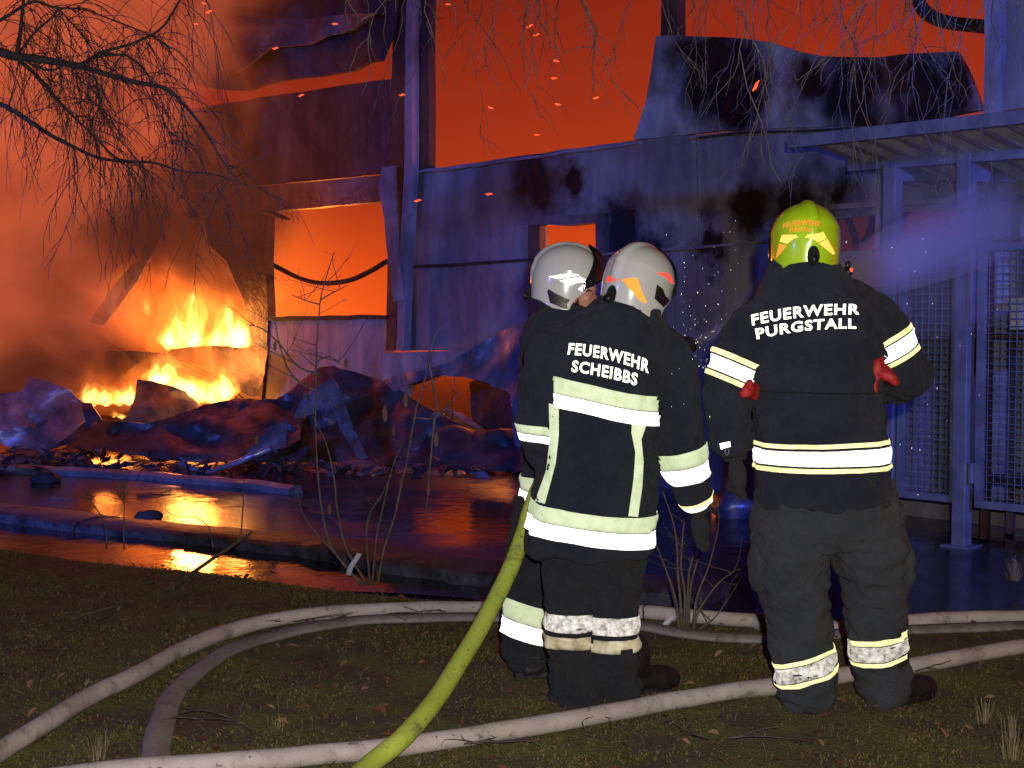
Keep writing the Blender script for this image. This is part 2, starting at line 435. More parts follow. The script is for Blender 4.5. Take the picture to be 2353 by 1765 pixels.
hall = thing('burning_hall', 'burning industrial hall with scorched cladding panels and glowing openings behind the firefighters', 'building')
def wpanel(name, poly, off, thick, mat, buckle=.03, bs=.7, holes=(), sp=.24, rough=.015, parent=hall, tilt=None):
    o2 = [wuz(x, y, off) for x, y in poly]; h2 = [[wuz(x, y, off) for x, y in h] for h in holes]
    v2, tr = fill2d(o2, sp, h2, rough)
    V = []
    for u, z in v2:
        q = WA + WU * u + UP * z
        d = buckle * (noise.noise(q * bs) + .45 * noise.noise(q * bs * 2.7 + Vector((7, 3, 1))))
        if tilt: d += tilt(u, z)
        V.append(q + WN * (off + d))
    V, F = thicken(V, tr, -WN * thick)
    o = recalc(mk(name, V, F, mat, parent)); return autosmooth(o, 40)
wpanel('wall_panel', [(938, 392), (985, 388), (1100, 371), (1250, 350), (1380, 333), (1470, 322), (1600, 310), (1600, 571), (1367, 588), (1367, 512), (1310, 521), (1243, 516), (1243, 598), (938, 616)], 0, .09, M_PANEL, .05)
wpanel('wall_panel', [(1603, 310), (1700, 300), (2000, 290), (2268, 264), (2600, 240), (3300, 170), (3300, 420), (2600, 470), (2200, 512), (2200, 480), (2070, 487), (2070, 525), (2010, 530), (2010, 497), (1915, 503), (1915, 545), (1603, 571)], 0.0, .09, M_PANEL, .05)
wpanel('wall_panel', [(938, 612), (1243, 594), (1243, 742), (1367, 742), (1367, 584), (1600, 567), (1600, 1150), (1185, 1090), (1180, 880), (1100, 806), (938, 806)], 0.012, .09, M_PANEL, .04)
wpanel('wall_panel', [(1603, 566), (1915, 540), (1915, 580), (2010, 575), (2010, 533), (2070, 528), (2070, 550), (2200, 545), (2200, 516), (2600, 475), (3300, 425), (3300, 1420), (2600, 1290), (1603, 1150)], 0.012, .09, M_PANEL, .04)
wpanel('seam_strip', [(938, 611), (1243, 593), (1243, 599), (938, 618)], .075, .02, M_CHAR, .0)
wpanel('seam_strip', [(1367, 582), (1602, 565), (1915, 539), (1915, 544), (1602, 571), (1367, 588)], .075, .02, M_STEEL_LIGHT, .01)
wpanel('seam_strip', [(938, 396), (1100, 374), (1300, 348), (1470, 326), (1470, 331), (1300, 354), (1100, 380), (938, 402)], .085, .02, M_STEEL_LIGHT, .01)
wpanel('seam_strip', [(1600, 314), (1700, 304), (2000, 293), (2268, 267), (2268, 272), (2000, 298), (1700, 309), (1600, 319)], .085, .02, M_CHAR, .01)
wpanel('bent_panel', [(1515, 85), (1560, 82), (1660, 83), (1760, 95), (1830, 116), (1890, 130), (1960, 132), (2090, 128), (2204, 119), (2230, 170), (2258, 252), (2150, 272), (2000, 286), (1700, 297), (1600, 305), (1458, 320), (1478, 240), (1506, 130)], .10, .08, M_PANEL_BURNT, .16, .8, sp=.18)
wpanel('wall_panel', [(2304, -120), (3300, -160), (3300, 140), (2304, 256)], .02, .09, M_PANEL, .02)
wpanel('downpipe', [(2263, -120), (2299, -120), (2292, 262), (2261, 264)], .12, .1, M_STEEL_LIGHT, .0)
wpanel('roof_post', [(1520, -120), (1556, -120), (1556, 84), (1518, 86)], -.05, .12, M_STEEL_RUST, .0)
# left of the column
wpanel('torn_panel', [(430, -120), (925, -120), (908, 60), (896, 142), (868, 148), (800, 160), (735, 176), (640, 192), (575, 206), (500, 206), (440, 190), (425, 60)], .12, .07, M_PANEL_DARK, .30, .75, sp=.2)
wpanel('torn_panel', [(528, 60), (580, 42), (700, 40), (860, 28), (800, 66), (700, 100), (640, 112), (590, 150), (545, 170)], .42, .04, M_PANEL_LEFT, .22, 1.0, sp=.2)
wpanel('wall_panel', [(400, 256), (640, 217), (760, 201), (905, 180), (903, 300), (897, 398), (560, 428), (400, 440)], 0, .09, M_PANEL_DARK, .06)
wpanel('lintel', [(430, 440), (600, 427), (892, 402), (886, 463), (760, 474), (615, 488), (545, 494), (430, 500)], .05, .12, M_PANEL_LEFT, .02)
wpanel('window_jamb', [(470, 500), (613, 489), (612, 600), (616, 735), (602, 940), (585, 800), (560, 690), (520, 600), (480, 560)], .04, .12, M_PANEL_DARK, .03)
wpanel('wall_panel', [(619, 735), (884, 731), (884, 1046), (604, 1015), (606, 740)], .0, .14, M_PLASTER, .01)
wpanel('window_sill', [(612, 727), (886, 724), (886, 732), (612, 736)], .07, .2, M_CHAR, .0)
wpanel('plinth', [(873, 812), (960, 809), (1108, 803), (1165, 868), (1120, 872), (1080, 866), (1000, 858), (950, 880), (930, 885), (905, 955), (873, 1046)], .08, .16, M_PLASTER, .01)
wpanel('column_flange', [(906, -120), (934, -120), (925, 400), (908, 806), (886, 806), (896, 400)], .05, .1, M_STEEL_RUST, .01)
wpanel('column_flange', [(936, -120), (949, -120), (944, 400), (926, 806), (910, 806), (927, 400)], .20, .1, M_STEEL_LIGHT, .01)
wpanel('column_web', [(951, -120), (985, -120), (984, 386), (938, 392), (936, 806), (928, 806), (946, 400)], .05, .1, M_STEEL_RUST, .01)
wpanel('bent_trim', [(876, 384), (903, 380), (912, 520), (926, 690), (905, 690), (884, 500), (868, 430)], .24, .03, M_STEEL_LIGHT, .04)
wpanel('window_frame', [(1213, 517), (1241, 515), (1241, 742), (1212, 745)], .06, .08, M_STEEL_RUST, .0)
wpanel('window_frame', [(1368, 510), (1388, 508), (1386, 700), (1368, 702)], .06, .08, M_PANEL_LEFT, .0)
wpanel('window_frame', [(1190, 500), (1390, 488), (1390, 508), (1310, 517), (1190, 515)], .05, .07, M_PANEL_LEFT, .02)
wpanel('window_frame', [(1905, 470), (2215, 452), (2215, 462), (1905, 482)], .07, .07, M_STEEL_LIGHT, .01)
wpanel('window_frame', [(1905, 484), (1914, 484), (1914, 585), (1905, 585)], .05, .07, M_STEEL_RUST, .0)
wpanel('window_frame', [(2011, 470), (2020, 469), (2020, 600), (2011, 600)], .06, .07, M_STEEL_LIGHT, .0)
for a, b in (((1945, 498), (1970, 580)), ((2005, 500), (1985, 560))):
    vv, ff = tube([WL(*a, -.1), WL((a[0] + b[0]) / 2 + 6, (a[1] + b[1]) / 2, -.12), WL(*b, -.1)], .03, 6)
    mk('window_strut', vv, ff, M_CHAR, hall)
m, t, n, l, p = nodes('sooty_glass'); tb = N(t, 'ShaderNodeBsdfTransparent', inp={0: (.30, .26, .28, 1)}); gl = N(t, 'ShaderNodeBsdfGlossy', inp={'Roughness': .15}); gl.inputs[0].default_value = (.5, .5, .5, 1); ms = N(t, 'ShaderNodeMixShader', inp={0: .06}); l.new(tb.outputs[0], ms.inputs[1]); l.new(gl.outputs[0], ms.inputs[2]); l.new(ms.outputs[0], n['Material Output'].inputs[0])
wpanel('window_pane', [(1914, 500), (2010, 494), (2010, 580), (1914, 585)], -.045, .006, m, 0)
wpanel('window_pane', [(2068, 484), (2202, 476), (2202, 550), (2068, 556)], -.045, .006, m, 0)
# sagging cable tray across the big window, the curl at its corner, burnt pipe at the upper right
tr_pts = smooth_path([WL(x, y, -.25) for x, y in [(606, 598), (640, 616), (690, 640), (740, 651), (800, 645), (850, 624), (890, 600)]], 6)
vv, ff = tube(tr_pts, lerp_list([.045, .05, .045, .05, .05, .045, .045], len(tr_pts)), 8, .6); mk('sagging_cable', vv, ff, M_CHAR, hall)
vv, ff = tube([WL(x, y, .05) for x, y in [(606, 488), (630, 492), (650, 500), (666, 504)]], [.03, .035, .03, .01], 6); mk('peeled_strip', vv, ff, M_CHAR, hall)
pp = smooth_path([WL(x, y, -.2) for x, y in [(2118, -40), (2112, 5), (2135, 35), (2180, 52), (2265, 62)]], 6)
vv, ff = tube(pp, .055, 10); mk('bent_pipe', vv, ff, M_CHAR, hall)
# interior: floor, back wall, roof and end walls, charred
def wbox(u0, u1, o0, o1, z0, z1):
    V = [WA + WU * u + WN * o + UP * z for z in (z0, z1) for o in (o0, o1) for u in (u0, u1)]
    return V, [(0, 2, 3, 1), (4, 5, 7, 6), (0, 1, 5, 4), (2, 6, 7, 3), (0, 4, 6, 2), (1, 3, 7, 5)]
for nm, a in (('back_wall', (-22, 30, -12.2, -12, ZA + .02, 9.5)), ('roof', (-22, 30, -12, -.3, 9.5, 9.6)), ('end_wall', (30, 30.2, -12, -.3, ZA + .02, 9.5)), ('end_wall', (-22.2, -22, -12, -.3, ZA + .02, 9.5))):
    V, F = wbox(*a); recalc(mk(nm, V, F, M_CHAR, hall, smooth=False))
# hidden upper wall above the frame keeps the hall closed
V, F = wbox(8.2, 30, -.1, 0, 6.2, 9.5); recalc(mk('upper_wall', V, F, M_PANEL_DARK, hall, smooth=False))

# smoke filling the hall; fire glow put in as emission, graded by height and distance
FIRE = WL(450, 770, -.4)
m, t, n, l, out = volmat('glowing_smoke')
geo = N(t, 'ShaderNodeNewGeometry'); sx = N(t, 'ShaderNodeSeparateXYZ'); l.new(geo.outputs['Position'], sx.inputs[0])
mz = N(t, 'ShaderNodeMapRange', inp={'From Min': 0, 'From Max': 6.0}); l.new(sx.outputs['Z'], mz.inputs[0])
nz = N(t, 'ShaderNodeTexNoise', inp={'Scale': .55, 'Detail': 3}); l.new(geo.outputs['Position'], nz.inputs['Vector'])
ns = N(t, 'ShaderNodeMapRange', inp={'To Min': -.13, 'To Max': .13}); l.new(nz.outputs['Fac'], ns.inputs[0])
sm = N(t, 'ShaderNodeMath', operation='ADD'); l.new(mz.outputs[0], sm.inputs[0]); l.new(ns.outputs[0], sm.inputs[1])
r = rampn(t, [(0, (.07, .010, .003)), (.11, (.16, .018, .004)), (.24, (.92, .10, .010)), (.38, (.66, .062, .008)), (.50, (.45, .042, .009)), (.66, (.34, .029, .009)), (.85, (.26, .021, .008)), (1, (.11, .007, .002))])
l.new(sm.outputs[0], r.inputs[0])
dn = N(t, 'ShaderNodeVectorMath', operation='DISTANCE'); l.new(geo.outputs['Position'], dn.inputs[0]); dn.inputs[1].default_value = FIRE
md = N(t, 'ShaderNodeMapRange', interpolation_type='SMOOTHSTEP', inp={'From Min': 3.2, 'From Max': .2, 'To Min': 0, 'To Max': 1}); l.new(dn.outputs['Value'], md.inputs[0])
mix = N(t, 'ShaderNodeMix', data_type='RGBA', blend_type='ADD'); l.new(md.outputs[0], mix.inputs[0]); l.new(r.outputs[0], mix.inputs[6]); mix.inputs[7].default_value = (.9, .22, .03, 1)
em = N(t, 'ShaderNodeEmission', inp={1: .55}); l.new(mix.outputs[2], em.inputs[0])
ab = N(t, 'ShaderNodeVolumeAbsorption', inp={0: (0, 0, 0, 1), 1: .55})
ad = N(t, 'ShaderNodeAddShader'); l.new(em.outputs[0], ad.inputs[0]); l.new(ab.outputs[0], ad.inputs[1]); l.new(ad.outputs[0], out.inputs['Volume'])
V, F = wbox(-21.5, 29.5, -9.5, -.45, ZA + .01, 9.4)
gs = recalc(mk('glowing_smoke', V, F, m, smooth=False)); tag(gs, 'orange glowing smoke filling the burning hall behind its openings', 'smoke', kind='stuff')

# smoke billowing out at the left, before the collapsed wall; fire glow put in as emission
m, t, n, l, out = volmat('billowing_smoke'); m.cycles.volume_step_rate = .7
geo = N(t, 'ShaderNodeNewGeometry'); sx = N(t, 'ShaderNodeSeparateXYZ'); l.new(geo.outputs['Position'], sx.inputs[0])
n1 = N(t, 'ShaderNodeTexNoise', inp={'Scale': .6, 'Detail': 5, 'Roughness': .56, 'Distortion': .7}); l.new(geo.outputs['Position'], n1.inputs['Vector'])
du = N(t, 'ShaderNodeVectorMath', operation='DOT_PRODUCT'); l.new(geo.outputs['Position'], du.inputs[0]); du.inputs[1].default_value = WU
uu = lambda px: (WL(px, 400, 1.5) - WA).dot(WU) + WA.dot(WU)
mu = N(t, 'ShaderNodeMapRange', inp={'From Min': uu(340), 'From Max': uu(760), 'To Min': 0, 'To Max': .42}); l.new(du.outputs['Value'], mu.inputs[0])
mz = N(t, 'ShaderNodeMapRange', inp={'From Min': 1.0, 'From Max': 3.0, 'To Min': .50, 'To Max': .34}); l.new(sx.outputs['Z'], mz.inputs[0])
th = N(t, 'ShaderNodeMath', operation='ADD'); l.new(mu.outputs[0], th.inputs[0]); l.new(mz.outputs[0], th.inputs[1])
sb = N(t, 'ShaderNodeMath', operation='SUBTRACT'); l.new(n1.outputs['Fac'], sb.inputs[0]); l.new(th.outputs[0], sb.inputs[1])
de = N(t, 'ShaderNodeMapRange', interpolation_type='SMOOTHSTEP', inp={'From Min': 0, 'From Max': .22, 'To Min': 0, 'To Max': .85}); l.new(sb.outputs[0], de.inputs[0])
n2 = N(t, 'ShaderNodeTexNoise', inp={'Scale': .85, 'Detail': 5, 'Roughness': .55, 'Distortion': .5}); l.new(geo.outputs['Position'], n2.inputs['Vector'])
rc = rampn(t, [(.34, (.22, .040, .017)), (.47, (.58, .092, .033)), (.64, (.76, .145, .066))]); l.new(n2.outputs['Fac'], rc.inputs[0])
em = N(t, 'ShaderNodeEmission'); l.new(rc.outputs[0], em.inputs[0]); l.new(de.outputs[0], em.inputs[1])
# sooty black billows
acc = None
for (px, py, off, r) in ((50, 770, 2.0, 1.25), (-40, 700, 2.0, 1.1), (330, 500, 1.6, .8), (220, 510, 1.6, .72), (460, 480, 1.4, .8), (535, 580, 1.2, .58), (550, 450, 1.3, .65), (150, 740, 1.6, .7), (270, 820, 1.0, .42)):
    c = WL(px, py, off)
    va = N(t, 'ShaderNodeVectorMath', operation='MULTIPLY_ADD'); l.new(n2.outputs['Color'], va.inputs[0]); va.inputs[1].default_value = (1.3, 1.3, 1.3); l.new(geo.outputs['Position'], va.inputs[2])
    dn = N(t, 'ShaderNodeVectorMath', operation='DISTANCE'); l.new(va.outputs[0], dn.inputs[0]); dn.inputs[1].default_value = c + Vector((.65, .65, .65))
    mr = N(t, 'ShaderNodeMapRange', interpolation_type='SMOOTHSTEP', inp={'From Min': r * 1.25, 'From Max': r * .3, 'To Min': 0, 'To Max': 1.9}); l.new(dn.outputs['Value'], mr.inputs[0])
    if acc is None: acc = mr.outputs[0]
    else:
        mx = N(t, 'ShaderNodeMath', operation='MAXIMUM'); l.new(acc, mx.inputs[0]); l.new(mr.outputs[0], mx.inputs[1]); acc = mx.outputs[0]
sd = N(t, 'ShaderNodeMath', operation='ADD'); l.new(de.outputs[0], sd.inputs[0]); l.new(acc, sd.inputs[1])
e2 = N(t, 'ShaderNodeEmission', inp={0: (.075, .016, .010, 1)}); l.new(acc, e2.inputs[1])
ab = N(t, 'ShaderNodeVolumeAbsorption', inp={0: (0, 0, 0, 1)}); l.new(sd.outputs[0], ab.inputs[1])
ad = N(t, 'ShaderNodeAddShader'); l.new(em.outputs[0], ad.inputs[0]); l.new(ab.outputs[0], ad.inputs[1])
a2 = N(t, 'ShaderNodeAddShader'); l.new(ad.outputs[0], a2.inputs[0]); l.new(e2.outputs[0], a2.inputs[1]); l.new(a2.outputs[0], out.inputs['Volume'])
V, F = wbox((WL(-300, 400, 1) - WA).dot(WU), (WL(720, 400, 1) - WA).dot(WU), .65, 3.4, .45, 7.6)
bs = recalc(mk('billowing_smoke', V, F, m, smooth=False)); tag(bs, 'orange smoke with painted-in fire glow billowing out of the collapsed left part of the hall', 'smoke', kind='stuff')

# ------------------------------------------------------------------ fire
def tongue(c, w, d, h, lean=0, seed=0, n=14, m=14, twist=.35):
    V = []; F = []; rs = random.Random(seed); ox, oy, oz = (rs.uniform(0, 50) for _ in range(3))
    for i in range(m + 1):
        t_ = i / m
        prof = (math.sin(math.pi * min(1, t_ * 1.25 + .02)) ** .6 if t_ < .42 else 1.0 * (1 - ((t_ - .42) / .58) ** 1.15)) if t_ < 1 else 0
        prof = max(prof, 0.0)
        sway = twist * w * t_ * noise.noise((ox, oy, t_ * 2.6 + oz))
        for k in range(n):
            a = 2 * math.pi * k / n
            rr = prof * (1 + .45 * noise.noise((ox + math.cos(a) * 1.2, oy + math.sin(a) * 1.2, oz + t_ * 3.2)))
            V.append(Vector(c) + Vector((math.cos(a) * w * .5 * rr + sway + lean * t_ * h, math.sin(a) * d * .5 * rr, t_ * h)))
    for i in range(m):
        for k in range(n):
            a = i * n + k; b = i * n + (k + 1) % n; F.append((a, b, b + n, a + n))
    F.append(tuple(range(n - 1, -1, -1))); F.append(tuple(m * n + k for k in range(n)))
    return V, F
def flame_noise(name, s, lo, hi, stops, sc=(6.5, 6.5, 2.0), step=.3):
    # hot gas: stretched noise decides where gas burns and painted haze glows
    m, t, n, l, out = volmat(name); m.cycles.volume_step_rate = step
    geo = N(t, 'ShaderNodeNewGeometry'); mp = N(t, 'ShaderNodeMapping'); mp.inputs['Scale'].default_value = sc; l.new(geo.outputs['Position'], mp.inputs[0])
    nz = N(t, 'ShaderNodeTexNoise', inp={'Scale': 1.0, 'Detail': 5, 'Roughness': .55, 'Distortion': .9}); l.new(mp.outputs[0], nz.inputs['Vector'])
    mr = N(t, 'ShaderNodeMapRange', interpolation_type='SMOOTHSTEP', inp={'From Min': lo, 'From Max': hi, 'To Min': 0, 'To Max': 1}); l.new(nz.outputs['Fac'], mr.inputs[0])
    r = rampn(t, stops); l.new(mr.outputs[0], r.inputs[0])
    mu = N(t, 'ShaderNodeMath', operation='MULTIPLY', inp={1: s}); l.new(mr.outputs[0], mu.inputs[0])
    e = N(t, 'ShaderNodeEmission'); l.new(r.outputs[0], e.inputs[0]); l.new(mu.outputs[0], e.inputs[1]); l.new(e.outputs[0], out.inputs['Volume']); return m
M_FL_CORE = flame_noise('flame_core', 17, .38, .60, [(0, (1, .25, .02)), (.5, (1, .42, .06)), (1, (1, .60, .16))])
M_FL_MID = flame_noise('flame_mid', 5, .34, .66, [(0, (1, .20, .02)), (1, (1, .34, .04))])
M_GLOW_HAZE = flame_noise('glow_haze', 2.9, .22, .8, [(0, (1, .15, .015)), (1, (1, .22, .03))], (2, 2, 1.2), .6)  # haze of fire glow around the flames, put in as emission
def fire(label, items, glow):
    root = thing('fire', label, 'fire', 'fires among the wreckage')
    for (px, py, D, w, d, h, sd) in items:
        c = W(px, py, D - .0079 * (px - glow[0]) if glow else D)
        for (mat, sw, sh, k) in ((M_FL_CORE, 1.15, 1.0, 0), (M_FL_MID, 1.7, 1.3, 1)):
            V, F = tongue(c, w * sw, d * sw, h * sh, seed=sd); mk('flame', V, F, mat, root)
    if glow:
        px, py, D, w, d, h = glow
        V, F = tongue(W(px, py, D), w, d, h, seed=3, twist=.1); mk('fire_glow', V, F, M_GLOW_HAZE, root)
    return root
D1 = WL(450, 800, .2).y
fire('tall yellow flames rising behind the buckled sheet at left', [
    (425, 806, D1, .42, .4, .34, 1), (442, 806, D1 + .05, .22, .3, .78, 3), (405, 806, D1, .22, .3, .50, 2), (388, 806, D1 + .1, .14, .3, .30, 4),
    (520, 806, D1, .44, .35, .26, 5), (522, 806, D1 + .05, .20, .3, .60, 6), (545, 806, D1, .16, .3, .40, 7), (565, 806, D1 + .1, .10, .3, .42, 8), (495, 806, D1, .14, .3, .30, 9)],
    (430, 850, D1 + .85, 2.6, 1.0, 2.4))
D2 = WL(440, 880, .9).y
fire('broad bright flames under the buckled sheet in the wreckage', [
    (385, 905, D2, .34, .3, .40, 21), (415, 915, D2, .36, .3, .30, 22), (450, 928, D2, .36, .3, .26, 24), (490, 930, D2, .36, .3, .32, 25), (515, 925, D2, .22, .3, .34, 26), (360, 890, D2 + .1, .16, .2, .32, 28)],
    (430, 955, D2 + .25, 1.7, .7, 1.1))
D3 = WL(240, 930, 1.0).y
fire('low yellow flames between the two crumpled sheets at far left', [
    (215, 932, D3, .26, .3, .26, 31), (245, 932, D3, .30, .3, .22, 32), (275, 932, D3, .28, .3, .22, 34), (295, 930, D3, .20, .3, .26, 35), (200, 930, D3 + .1, .12, .2, .34, 38), (262, 958, D3 - .4, .10, .1, .08, 36), (280, 962, D3 - .4, .09, .1, .06, 37)],
    (245, 955, D3 + .25, 1.5, .5, 1.0))
D4 = WL(338, 640, .0).y
fire('thin burning drips hanging in the smoke at left', [(339, 604, D4, .09, .09, .15, 41), (337, 716, D4, .06, .06, .22, 42), (339, 724, D4, .06, .06, .15, 43)], None)
for (px, py, D, pw) in ((440, 740, D1 + .1, 300), (440, 880, D2 + .1, 55), (245, 890, D3 + .1, 60)):
    lamp('fire_and_fill_light', 'POINT', W(px, py, D), pw, FIRE_COL, .25)
lamp('fire_and_fill_light', 'POINT', W(480, 540, D1 - 1.9), 75, (1.0, .11, .03), .5)  # red fill added in mid-air to warm the wall, no flame there
for (px, py, off, pw) in ((750, 700, -1.6, 700), (1200, 640, -2.0, 700), (1700, 500, -2.2, 600)):
    lamp('hall_fire_light', 'POINT', WL(px, py, off), pw, FIRE_COL, .3)
# the roof fire throws its light down on the yard from above
lamp('roof_fire_light', 'POINT', WL(700, -500, -1.0), 350, FIRE_COL, .8)

# ------------------------------------------------------------------ wreckage
M_SHEET = wall_mat('crumpled_sheet', (.33, .33, .35), (.12, .12, .125), lo=.34, hi=.66, rough=.34, metallic=.35, rust=None, scale=2.2)
M_SHEET_DARK = wall_mat('burnt_sheet', (.13, .12, .125), (.045, .04, .042), lo=.36, hi=.68, rough=.38, metallic=.3, rust=None, scale=2.4)
M_FOIL = wall_mat('pale_foil', (.55, .55, .58), (.25, .24, .26), lo=.3, hi=.6, rough=.25, metallic=.5, scale=3)
def crumple(name, label, cat, poly, D0, ref, sx=0, sy=-.003, amp=.12, fs=1.6, sp=26, mat=None, holes=(), group='fallen cladding sheets', seed=0, thick=.02, parent=None, edge=35):
    sp *= .55; v2, tr = fill2d(poly, sp, holes, rough=sp * .25)
    V = []
    for x, y in v2:
        D = D0 + sx * (x - ref[0]) + sy * (y - ref[1])
        q = W(x, y, D)
        k = amp * ((1 - 2 * abs(noise.noise(q * fs + Vector((seed * 3.7, 0, 0))))) + .3 * (1 - 2 * abs(noise.noise(q * fs * 2.6 + Vector((0, seed, 0))))) + .16 * (1 - 2 * abs(noise.noise(q * fs * 5.5 + Vector((3, seed, 8))))) + .05 * noise.noise(q * fs * 12))
        V.append(W(x, y, D + k))
    V, F = thicken(V, tr, Vector((0, thick, 0)))
    o = autosmooth(recalc(mk(name, V, F, mat or M_SHEET, parent)), 42)
    if cat: tag(o, label, cat, group)
    return o
def gD(x, y): return Gd(x, y, ZA).y
crumple('fallen_sheet', 'bent metal sheet with a raised corner at the far left of the wreckage', 'metal sheet', [(-80, 912), (0, 905), (52, 899), (66, 868), (112, 876), (160, 897), (186, 921), (206, 950), (196, 985), (150, 1012), (106, 1040), (52, 1036), (-80, 1000)], gD(80, 1040) - .1, (80, 1040), 0, -.004, .16, 1.5, seed=1)
crumple('fallen_sheet', 'small dark scrap leaning beside the raised corner sheet', 'metal sheet', [(186, 925), (210, 926), (232, 962), (236, 985), (160, 1020), (108, 1036), (160, 1000), (196, 968)], gD(150, 1040) - .25, (170, 1030), 0, -.003, .06, 2, mat=M_SHEET_DARK, seed=2, sp=18)
crumple('fallen_sheet', 'upright pale sheet with a cut corner between the two low fires', 'metal sheet', [(316, 872), (350, 876), (398, 888), (424, 900), (446, 920), (460, 934), (420, 972), (300, 985), (288, 965), (306, 925)], gD(370, 1040), (370, 1040), .001, -.003, .10, 1.8, seed=3, sp=20)
crumple('fallen_sheet', 'long dark heap of crumpled sheeting lying across the yard front', 'metal sheet', [(205, 985), (220, 965), (290, 968), (335, 975), (400, 955), (470, 930), (545, 916), (632, 918), (700, 930), (690, 1010), (600, 1060), (420, 1062), (300, 1045), (215, 1030), (140, 1035), (170, 1012)], gD(400, 1075), (400, 1060), -.0006, -.006, .22, 1.5, mat=M_SHEET_DARK, seed=4, sp=28)
crumple('fallen_sheet', 'buckled sheet folded over the fire, glowing at its edge', 'metal sheet', [(242, 808), (300, 806), (380, 812), (395, 803), (480, 793), (560, 800), (617, 796), (610, 840), (602, 882), (594, 910), (575, 912), (540, 888), (500, 862), (455, 838), (425, 832), (400, 852), (300, 860), (240, 850)], D1 - .42, (430, 820), -.0079, .003, .10, 1.4, mat=M_SHEET_DARK, seed=5, sp=24)
crumple('fallen_sheet', 'large tent shaped sheet leaning in the middle of the wreckage', 'metal sheet', [(560, 960), (640, 915), (690, 878), (735, 843), (765, 840), (800, 851), (870, 872), (915, 895), (962, 925), (1010, 952), (1060, 975), (1075, 1030), (1000, 1062), (920, 1072), (760, 1062), (650, 1060), (560, 1066), (500, 1050)], gD(780, 1075), (780, 1070), -.0012, -.005, .20, 1.3, mat=M_SHEET_DARK, seed=6, sp=28)
crumple('fallen_sheet', 'narrow folded strip standing in front of the tent shaped sheet', 'metal sheet', [(700, 905), (765, 868), (785, 905), (812, 985), (845, 1052), (826, 1056), (780, 985), (760, 930), (700, 960), (672, 962)], gD(760, 1078) - .35, (760, 1060), -.001, -.003, .05, 2, seed=7, sp=18)
crumple('fallen_sheet', 'small pale plate propped up left of the tent shaped sheet', 'metal sheet', [(612, 985), (660, 966), (657, 1026), (600, 1042), (560, 1050)], gD(620, 1085) - .2, (620, 1050), -.001, -.003, .04, 2, seed=8, sp=16)
crumple('hanging_sheet', 'bluish buckled sheet hanging off the wall beside the left firefighter', 'metal sheet', [(880, 875), (930, 856), (985, 848), (1040, 830), (1100, 790), (1170, 752), (1262, 716), (1300, 760), (1290, 1000), (1180, 1010), (1172, 905), (1120, 880), (1060, 866), (1000, 862), (950, 880), (905, 900)], WL(1100, 900, .45).y, (1100, 900), -.004, -.0015, .13, 1.5, seed=9, sp=24)
crumple('fallen_sheet', 'low crumpled sheeting on the ground below the hanging sheet', 'metal sheet', [(1000, 985), (1045, 975), (1090, 990), (1180, 985), (1300, 1000), (1310, 1070), (1180, 1085), (1060, 1080), (990, 1060)], gD(1150, 1095), (1150, 1085), -.0018, -.006, .16, 1.8, mat=M_SHEET_DARK, seed=10, sp=24)
crumple('fallen_sheet', 'dark charred sheet standing in the glowing gap under the hanging sheet', 'metal sheet', [(1078, 878), (1110, 866), (1190, 880), (1195, 1000), (1090, 990), (1082, 940)], WL(1130, 930, -.5).y, (1130, 930), -.005, 0, .08, 2, mat=M_SHEET_DARK, seed=20, sp=22)
crumple('fallen_sheet', 'sloping scrap lit orange in the glowing gap under the hanging sheet', 'metal sheet', [(1028, 940), (1060, 950), (1112, 985), (1050, 1000), (1000, 980)], WL(1060, 960, -.35).y, (1060, 960), -.004, -.004, .06, 2, mat=M_SHEET, seed=21, sp=18)
crumple('fallen_foil', 'crumpled pale foil lying on the wet yard behind the bare shrub', 'foil', [(692, 1072), (740, 1062), (780, 1068), (800, 1056), (850, 1058), (872, 1072), (886, 1086), (860, 1094), (780, 1092), (730, 1090), (700, 1082)], gD(790, 1094), (790, 1094), -.001, -.022, .10, 4, mat=M_FOIL, seed=11, sp=11, group='pale foil scraps')
crumple('fallen_foil', 'dull foil scrap lying right of the bright crumpled foil', 'foil', [(905, 1062), (960, 1050), (1060, 1066), (1070, 1090), (980, 1096), (910, 1088)], gD(980, 1096), (980, 1096), -.001, -.022, .10, 3, mat=M_SHEET, seed=12, sp=14, group='pale foil scraps')
crumple('leaning_strip', 'long leaning cladding strip hanging down through the smoke at left', 'metal strip', [(345, 490), (396, 487), (362, 560), (312, 652), (238, 748), (204, 740), (262, 655), (318, 592), (338, 535)], WL(320, 600, .55).y - .35, (320, 600), 0, .001, .06, 1.6, seed=13, sp=16)
# small torn fragments at the foot of the wreckage, loose wires
rq = random.Random(8); acc = ([], [])
for i in range(420):
    px = rq.uniform(-20, 1230); py = rq.uniform(1040, 1092) + .01 * px * rq.random(); c = Gd(px, py, ZA); c.z += rq.uniform(.0, .05)
    a = Vector((rq.gauss(0, 1), rq.gauss(0, .5), rq.gauss(0, .5))).normalized() * rq.uniform(.03, .16); b = Vector((rq.gauss(0, .6), rq.gauss(0, 1), rq.gauss(0, .5))).normalized() * rq.uniform(.02, .07)
    k0 = len(acc[0]); q_ = [c - a, c - b * .8, c + a * .9 + UP * .02, c + b + UP * .03]; acc[0].extend(q_ + [v + Vector((0, .008, .006)) for v in q_])
    acc[1].extend([(k0, k0 + 1, k0 + 2, k0 + 3), (k0 + 7, k0 + 6, k0 + 5, k0 + 4), (k0, k0 + 4, k0 + 5, k0 + 1), (k0 + 1, k0 + 5, k0 + 6, k0 + 2), (k0 + 2, k0 + 6, k0 + 7, k0 + 3), (k0 + 3, k0 + 7, k0 + 4, k0)])
